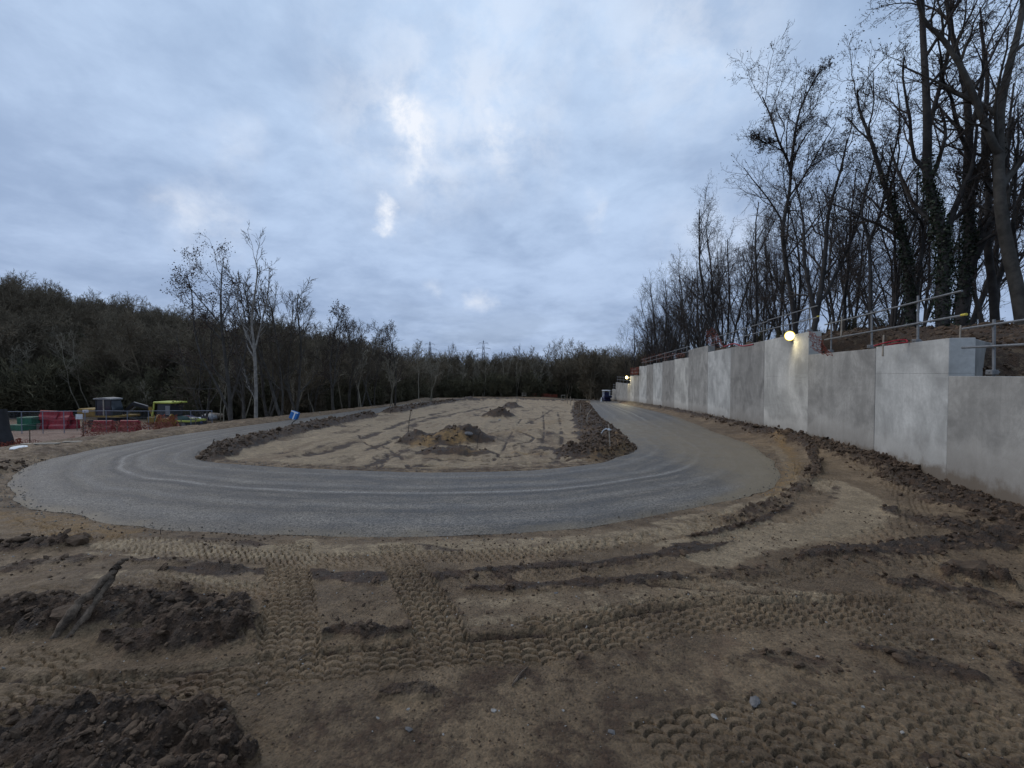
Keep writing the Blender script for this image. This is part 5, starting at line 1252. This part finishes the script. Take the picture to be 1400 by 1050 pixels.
# tracked excavator seen from the side
def excavator(loc, rz):
    r = empty('excavator', loc, rz, 'dark tracked excavator with ochre engine housing parked in the yard', 'excavator')
    for s in (-1, 1):
        mb = MB(); prof = [(-1.25, .0), (1.25, .0), (1.5, .22), (1.5, .42), (1.25, .62), (-1.25, .62), (-1.5, .42), (-1.5, .22)]; mb.prism(prof, s*.75-.2, s*.75+.2)
        tr = mb.build('track', M['black'], r, bevel=.02)
        for i in range(5): MB().tube((-1.0+i*.5, s*.75-.22, .22), (-1.0+i*.5, s*.75+.22, .22), .13, n=10).build('roller', M['steel'], tr)
    MB().box((0, 0, .72), (1.6, 1.3, .22)).build('chassis', M['black'], r)
    MB().prism([(-2.3, .85), (-.7, .85), (-.7, 1.55), (-2.2, 1.6), (-2.45, 1.4)], -.95, .95).build('engine_housing', M['yellow'], r, bevel=.04)
    MB().box((-1.55, -.965, 1.38), (.55, .02, .22)).build('sticker', M['white'], r)
    MB().box((-1.9, .5, 1.75), (.12, .12, .35)).build('exhaust', M['black'], r)
    MB().box((.1, 0, .92), (3.0, 1.9, .16)).build('platform', M['yellow'], r, bevel=.02)
    cb = MB().prism([(-.65, 1.0), (.85, 1.0), (.95, 1.5), (.70, 2.35), (-.60, 2.35)], -.90, .05).build('cab', M['glass'], r, bevel=.03)
    MB().prism([(-.85, 2.36), (.85, 2.34), (.80, 2.46), (.0, 2.54), (-.80, 2.46)], -.98, .12).build('cab_roof', M['steel'], cb, bevel=.02)
    MB().box((.12, -.93, 1.7), (.09, .05, 1.35)).build('pillar', M['stake'], cb)
    for x in (-.62, .78): MB().box((x, -.91, 1.68), (.08, .05, 1.3)).build('pillar', M['black'], cb)
    MB().path([(.6, .35, 1.1), (1.6, .35, 1.95), (3.1, .35, 1.55)], [.17, .19, .13], 4).build('boom', M['black'], r)
    MB().path([(.9, .35, 1.0), (1.7, .35, 1.65)], .07, 6).build('ram', M['steel'], r)
    MB().path([(1.7, .30, 2.08), (3.0, .30, 1.76)], .05, 6).build('ram', M['steel'], r)
    MB().path([(3.1, .35, 1.65), (3.5, .35, .75)], [.14, .09], 4).build('dipper', M['yellow'], r)
    MB().prism([(3.2, .85), (3.75, .80), (3.85, .45), (3.55, .15), (3.15, .25)], .0, .7).build('bucket', M['yellow'], r, bevel=.03)
    r.scale = (.86, .86, .86); return r
excavator(Wp(154, 33.0), R(-6))
def roller(loc, rz):
    r = empty('compactor', loc, rz, 'compact machine with a lime yellow canopy, green hood and yellow front frame', 'machine')
    for x in (-.95, 1.15):
        w = MB().tube((x, -.55, .36), (x, .55, .36), .37, n=18).build('drum' if x > 0 else 'wheel', M['black'], r)
        MB().tube((x, -.57, .36), (x, .57, .36), .18, n=12).build('hub', M['steel'], w)
    MB().prism([(-1.5, .45), (.6, .45), (.6, .75), (.35, .95), (-1.4, 1.0)], -.6, .6).build('hood', M['dgreen'], r, bevel=.05)
    MB().prism([(-1.25, 1.0), (-.05, 1.0), (.05, 1.95), (-1.15, 1.95)], -.55, .55).build('cab', M['glass'], r, bevel=.02)
    MB().prism([(-.42, 1.1), (-.05, 1.1), (.0, 1.8), (-.42, 1.8)], -.57, -.56).build('window', M['steel'], r)
    MB().prism([(-1.45, 1.98), (.30, 1.98), (.26, 2.10), (-1.40, 2.12)], -.68, .68).build('canopy', M['lime'], r, bevel=.03)
    MB().path([(-1.4, -.6, 2.0), (-1.45, -.6, 1.5), (-1.60, -.6, 1.0)], .06, 6).path([(-1.4, .6, 2.0), (-1.45, .6, 1.5), (-1.60, .6, 1.0)], .06, 6).build('roll_bar', M['lime'], r)
    MB().box((1.15, -.64, .66), (1.6, .10, .14)).box((1.15, .64, .66), (1.6, .10, .14)).box((1.92, 0, .66), (.10, 1.38, .14)).box((.5, -.64, .55), (.14, .1, .3)).build('front_frame', M['lime'], r, bevel=.015)
    MB().tube((-.2, 0, 1.0), (-.05, 0, 1.3), .02).tube((-.1, -.2, 1.32), (-.1, .2, 1.32), .02).build('steering', M['black'], r)
    r.scale = (.9, .9, .9); return r
roller(Wp(241, 31.0), R(-10))
# red plastic barrier units, stacked and strewn
def barrier(loc, rz, lab, s=1.0, tilt=0):
    r = empty('plastic_barrier', loc, rz, lab, 'barrier', 'red plastic barriers piled in the yard'); r.rotation_euler = (tilt, 0, rz); r.scale = (s, s, s)
    MB().prism([(-.24, 0), (.24, 0), (.20, .22), (.09, .35), (.07, .62), (.0, .66), (-.07, .62), (-.09, .35), (-.20, .22)], -.55, .55).build('body', M['redpipe'], r, bevel=.02)
    MB().tube((0, -.60, .30), (0, -.60, .60), .05).tube((0, .60, .05), (0, .60, .35), .05).build('coupling', M['redpipe'], r)
    return r
BL = ['red plastic barrier at the left end of the pile beside the green crate', 'red plastic barrier second from the left in the pile', 'red plastic barrier in the middle of the pile', 'red plastic barrier at the right end of the pile beside the white sheet',
      'red plastic barrier lying across the top of the pile, left', 'red plastic barrier lying across the top of the pile, right', 'dull red barrier behind the net in front of the excavator', 'dull red barrier at the right of the netted row']
for k, px in enumerate((56, 68, 80, 93)): barrier(Wp(px, 30.5+.3*(k % 2)), R(84+k*5), BL[k])
barrier(Wp(66, 30.6, .62), R(98), BL[4], tilt=.06); barrier(Wp(88, 30.7, .58), R(80), BL[5], tilt=-.05)
barrier(Wp(140, 28.6), R(92), BL[6], 1.1); barrier(Wp(176, 28.8), R(88), BL[7], 1.1)
def crate(loc, rz, d, m, lab, cat='crate'):
    r = empty('crate', loc, rz, lab, cat); w, l, h = d; t = .04
    MB().box((0, 0, .05), (w, l, .06)).build('base', m, r)
    MB().box((0, -l/2, h/2), (w, t, h)).box((0, l/2, h/2), (w, t, h)).box((-w/2, 0, h/2), (t, l-t*2.2, h)).box((w/2, 0, h/2), (t, l-t*2.2, h)).build('side', m, r)
    MB().box((0, 0, h+.02), (w*1.06, l*1.06, .06)).build('lid', m, r, bevel=.015); return r
crate(Wp(40, 30.2, .35), R(5), (.9, .8, .45), M['green'], 'bright green lidded crate left of the red barriers')
crate(Wp(29, 29.6), R(-8), (1.0, .8, .35), M['green'], 'lower green crate in front of and left of the bright green one')
crate(Wp(40, 30.2), R(0), (1.0, .9, .34), M['wood'], 'wooden pallet box under the bright green crate', 'box')
# white sheet sign, rolls of cable, timber, bags
root = empty('notice_board', Wp(107, 29.0), R(4), 'small white notice board between the red barriers and the net', 'sign')
MB().box((0, 0, .95), (.42, .03, .32)).build('board', M['white'], root); MB().tube((-.17, .03, -.1), (-.17, .03, 1.0), .02).tube((.17, .03, -.1), (.17, .03, 1.0), .02).build('post', M['wood'], root)
def bag(px, Y, s, m, lab, dz=0):
    V, Fc = cv1[int(px) % 6]; V = V*np.array([s, s*.8, s*.75]); V[:, 2] = np.maximum(V[:, 2], -s*.45); return tag(link('bulk_bag', np_mesh('bulk_bag', V, Fc, m, smooth=True), loc=Wp(px, Y, s*.42+dz)), lab, 'bag')
for px, Y, s, m, lab, dz in ((252, 35, .42, M['net'], 'faded red bag at the left end of the sack heap behind the yellow frame', .3), (258, 36, .5, M['navy'], 'navy bag in the sack heap behind the yellow frame', .2), (264, 35, .48, M['steel'], 'grey sack in the middle of the heap behind the yellow frame', .15),
                              (270, 35.5, .46, M['white'], 'dirty white sack right of the grey sack', .1), (277, 36, .55, M['navy'], 'large navy bag at the right of the sack heap', .15), (284, 36.4, .5, M['steel'], 'grey sack at the right end of the heap near the trees', .2), (293, 37, .5, M['wood'], 'brown sack just in front of the brown-leaved tree', .3),
                              (262, 34.2, .4, M['wood'], 'brown bag low in front of the sack heap', 0), (272, 34.4, .4, M['navy'], 'small navy bag low in front of the sack heap', 0)):
    bag(px, Y, s, m, lab, dz)
# cable drum draped with orange net at the head of the net row
root = empty('cable_drum', Wp(225, 27.5), R(20), 'ochre cable drum standing at the right end of the orange net', 'drum')
mb = MB().tube((-.3, 0, .62), (.3, 0, .62), .30, n=16); mb.build('core', M['yellow'], root)
for s in (-1, 1): MB().tube((s*.3, 0, .62), (s*.35, 0, .62), .55, n=20).build('flange', M['yellow'], root)
def ln(p, q, n, dz0, Y0, Y1):
    return [Wp(p+(q-p)*i/(n-1), Y0+(Y1-Y0)*i/(n-1), dz0+.06*math.sin(i*2.1)) for i in range(n)]
o = net('orange_net', ln(112, 232, 9, .95, 24.5, 24.5), ln(108, 246, 9, .02, 23.2, 22.6), 12, 130, .030, M['net_dull'], .10, 8, .08, crumple=.03); tag(o, 'long sagging orange safety net in front of the excavator', 'netting')
o = net('orange_net', ln(214, 240, 5, 1.15, 26.6, 25.5), ln(205, 250, 5, .02, 25.0, 22.8), 14, 34, .024, M['net'], .02, 9, .08, crumple=.04); tag(o, 'orange net heaped over the cable drum', 'netting')
o = net('orange_net', ln(-60, 100, 8, .62, 17.0, 19.2), ln(-60, 100, 8, .02, 16.7, 18.9), 8, 110, .016, M['net_dull'], .12, 10, .18, crumple=.02); tag(o, 'limp faded net strung low along the near side of the yard', 'netting')
for px, Y, h, lab in ((38, 17.8, 1.05, 'thin rusty stake with net tied to it at the near side of the yard'), (158, 22.9, .8, 'stake in the middle of the long orange net'), (246, 22.4, .9, 'dark stake at the right end of the long orange net'), (266, 23.5, .95, 'dark stake between the net and the pale-trunked tree'), (282, 24.3, .9, 'dark stake just left of the brown-leaved tree'), (112, 23.8, .9, 'stake at the left end of the long orange net')):
    p = Wp(px, Y); o = MB().tube((0, 0, -.2), (.02, 0, h), .022, .018, 6).build('net_stake', M['root'], loc=p); tag(o, lab, 'stake')
# small tripod lamp or pot hanging in the net
root = empty('warning_lamp', Wp(156, 21.6), 0, 'small dark warning lamp on a short stand in front of the long orange net', 'lamp')
MB().tube((0, 0, .0), (0, 0, .16), .10, .05).build('stand', M['black'], root); MB().tube((0, 0, .2), (0, 0, .42), .17, .15, 12).build('body', M['net_dull'], root); MB().tube((0, 0, .42), (0, 0, .46), .18, .18, 12).build('cap', M['black'], root)
# temporary fence behind the net: panels of thin wire
root = empty('wire_fence', Wp(0, 27.2), 0, 'grey temporary wire fence running across the yard in front of the machines', 'fence')
fx = [Wp(px, 27.2+(px/290.0)*1.0) for px in range(-30, 300, 29)]
for i, p in enumerate(fx):
    q = p-root.location; MB().tube(q+Vector((0, 0, -.1)), q+Vector((0, 0, 1.38)), .022, n=6).build('post', M['pylon'], root)
    if i+1 < len(fx):
        w = fx[i+1]-root.location; MB().tube(q+Vector((0, 0, 1.36)), w+Vector((0, 0, 1.36)), .020, n=6).build('top_rail', M['pylon'], root)
        mb = MB(); n = 16
        for k in range(1, n): a_ = q.lerp(w, k/n); mb.tube(a_+Vector((0, 0, .1)), a_+Vector((0, 0, 1.35)), .0035, n=3, cap=False)
        for k in (.1, .5, .95): mb.tube(q+Vector((0, 0, k)), w+Vector((0, 0, k)), .004, n=3, cap=False)
        mb.build('wire_panel', M['pylon'], root)
# post wrapped in orange net at the left edge, white lid on the ground
p = Wp(4, 14.6); root = empty('wrapped_post', p, 0, 'dark timber post with orange net wound round its foot at the left edge', 'post')
P = catmull([(-.05, 0, -.3), (.02, 0, .5), (-.08, 0, 1.1), (-.12, 0, 1.75)], 5, False); V, Fc = tubes([(P, np.linspace(.26, .16, len(P)))], 12); link('timber', np_mesh('timber', V, Fc, M['black'], smooth=True), root)
A_ = [(p.x+.34*math.cos(t), p.y+.34*math.sin(t), p.z+.72+.05*math.sin(3*t)) for t in np.linspace(2.6, 7.0, 9)]; B_ = [(p.x+.50*math.cos(t), p.y+.50*math.sin(t), p.z+.0) for t in np.linspace(2.6, 7.0, 9)]
o = net('orange_net', A_, B_, 16, 60, .014, M['net'], .0, 12, .05, crumple=.02); tag(o, 'orange net wound round the foot of the dark post', 'netting')
x, y = G(26, 619); o = MB().tube((0, 0, 0), (0, 0, .035), .17, .16, 20).tube((0, 0, .035), (0, 0, .05), .12, .10, 16).build('bucket_lid', M['white'], loc=(x, y, zt(x, y)+.01)); o.rotation_euler = (.12, .05, 0); tag(o, 'round white bucket lid lying by the net at the left edge', 'lid')
for px, py, L, lab in ((56, 614, .9, 'pale plank lying at the near side of the yard by the lid'), (100, 608, .5, 'short pale board on the verge right of the plank')):
    x, y = G(px, py); o = MB().box((0, 0, .02), (L, .12, .03)).build('plank', M['stake'], loc=(x, y, zt(x, y)+.02), bevel=.004); o.rotation_euler = (0, 0, .15); tag(o, lab, 'plank')

# ------------------------------------------------------------------ far end: barriers, small machine, worker-free kiosk
def frame_barrier(px, Y, w, h, lab, m='net_dull'):
    r = empty('trestle', Wp(px, Y), R(3), lab, 'trestle'); MB().box((0, 0, h), (w, .06, .14)).build('board', M[m], r)
    for s in (-1, 1): MB().box((s*w*.44, 0, h*.5), (.09, .06, h)).build('leg', M['stake'], r)
    return r
frame_barrier(770, 96.5, .9, .75, 'small pale trestle at the far side of the loop road, right of the net', 'stake')
r_ = frame_barrier(716.5, 96, .95, .8, 'boxy tan trestle with two boards at the far side of the loop road', 'stake'); MB().box((0, 0, .35), (.9, .05, .16)).build('board', M['stake'], r_)
fa_ = [Wp(px, 97.5, .75) for px in (722, 735, 748, 762)]; fb_ = [Wp(px, 97.5, .0) for px in (722, 735, 748, 762)]
o = net('orange_net', fa_, fb_, 6, 60, .05, M['net'], .1, 14, .1, crumple=.03); tag(o, 'distant strip of orange net along the foot of the far tree line', 'netting')
for px, Y, lab in ((660, 96, 'distant pale post left of the tan trestle'), (647, 97, 'distant dark post at the far left bend'), (685, 97, 'distant thin post in front of the far tree line')):
    stake('far_post', px, 545, 538, lab, 'post', Y, 0, .06, 'wood')
x, y = 15.0, 70.5
root = empty('mini_dumper', (x, y, zt(x, y)), R(-90), 'small navy and white site machine parked at the far foot of the wall', 'machine')
for sx in (-.55, .6):
    for sy in (-.5, .5): MB().tube((sx, sy-.12, .32), (sx, sy+.12, .32), .32, n=14).build('wheel', M['black'], root)
MB().prism([(-1.0, .4), (.9, .4), (1.0, .75), (.6, .95), (-1.0, .95)], -.45, .45).build('body', M['navy'], root, bevel=.04)
MB().box((-.25, 0, 1.35), (.85, .8, .8)).build('cab', M['navy'], root, bevel=.03)
MB().box((-.25, 0, 2.02), (1.25, 1.1, .12)).build('roof', M['white'], root, bevel=.03)
for sx in (-.75, .25):
    for sy in (-.45, .45): MB().box((sx, sy, 1.45), (.09, .09, 1.1)).build('pillar', M['white'], root)
MB().prism([(.55, .85), (1.45, .95), (1.6, 1.3), (.7, 1.25)], -.55, .55).build('skip', M['navy'], root, bevel=.03)
x, y = 13.9, 69.0
o = MB().tube((0, 0, 0), (0, 0, .04), .28, .28, 14).tube((0, 0, .04), (0, 0, .95), .17, .05, 14).build('traffic_cone', M['white'], loc=(x, y, zt(x, y))); tag(o, 'white cone standing left of the navy and white machine', 'cone')

# ------------------------------------------------------------------ pylons on the far ridge
def pylon(px, Y, ztop_py, zb, lab, w=1.0, rz=0):
    x = (px-700)/F*Y; zt_ = zray(px, ztop_py, Y); H = zt_-zb; root = empty('pylon', (x, Y, zb), rz, lab, 'pylon'); root.scale = (w, w, 1)
    mb = MB(); r = .16; levels = [(0, 3.2), (.3, 2.1), (.5, 1.35), (.62, 1.0), (.74, .85), (.86, .7), (1.0, .1)]
    for i in range(len(levels)-1):
        (a, wa), (b_, wb) = levels[i], levels[i+1]
        C = [[Vector((sx*ww, sy*ww, H*q)) for (sx, sy) in ((-1, -1), (1, -1), (1, 1), (-1, 1))] for (q, ww) in ((a, wa), (b_, wb))]
        for k in range(4):
            mb.tube(C[0][k], C[1][k], r, n=4, cap=False); mb.tube(C[0][k], C[1][(k+1) % 4], r*.6, n=3, cap=False); mb.tube(C[0][(k+1) % 4], C[1][k], r*.6, n=3, cap=False); mb.tube(C[1][k], C[1][(k+1) % 4], r*.6, n=3, cap=False)
    mb.build('tower', M['pylon'], root)
    for (q, L) in ((.66, 5.2), (.80, 6.6), (.93, 4.4)):
        mb = MB()
        for s in (-1, 1):
            mb.tube((0, 0, H*q), (s*L, 0, H*q+.2), r*.9, n=4).tube((0, 0, H*q+H*.045), (s*L, 0, H*q+.2), r*.8, n=4).tube((s*L, 0, H*q+.1), (s*L, 0, H*q-1.6), r*.6, n=4)
        mb.build('cross_arm', M['pylon'], root)
    return root, H, x
p1 = pylon(661, 420, 465.5, -6, 'lattice electricity pylon on the horizon, the taller one near the middle', 1.0, R(10))
p2 = pylon(588, 480, 467, -6, 'lattice electricity pylon on the horizon left of the taller one', 1.25, R(35))
root = empty('power_line', (p1[2], 420, p1[1]*.8-6), 0, 'thin power cables sagging between the two distant pylons', 'cables')
for q, s in ((.80, -6), (.80, 6), (.93, 4), (.66, 5)):
    a_ = Vector((s, 0, p1[1]*(q-.8))); b_ = Vector((p2[2]-p1[2]+s, 60, p2[1]*q-p1[1]*.8)); P = [a_.lerp(b_, i/14)-Vector((0, 0, 2.2*4*(i/14)*(1-i/14))) for i in range(15)]
    mb = MB()
    for i in range(14): mb.tube(P[i], P[i+1], .05, n=3, cap=False)
    mb.build('cable', M['pylon'], root)
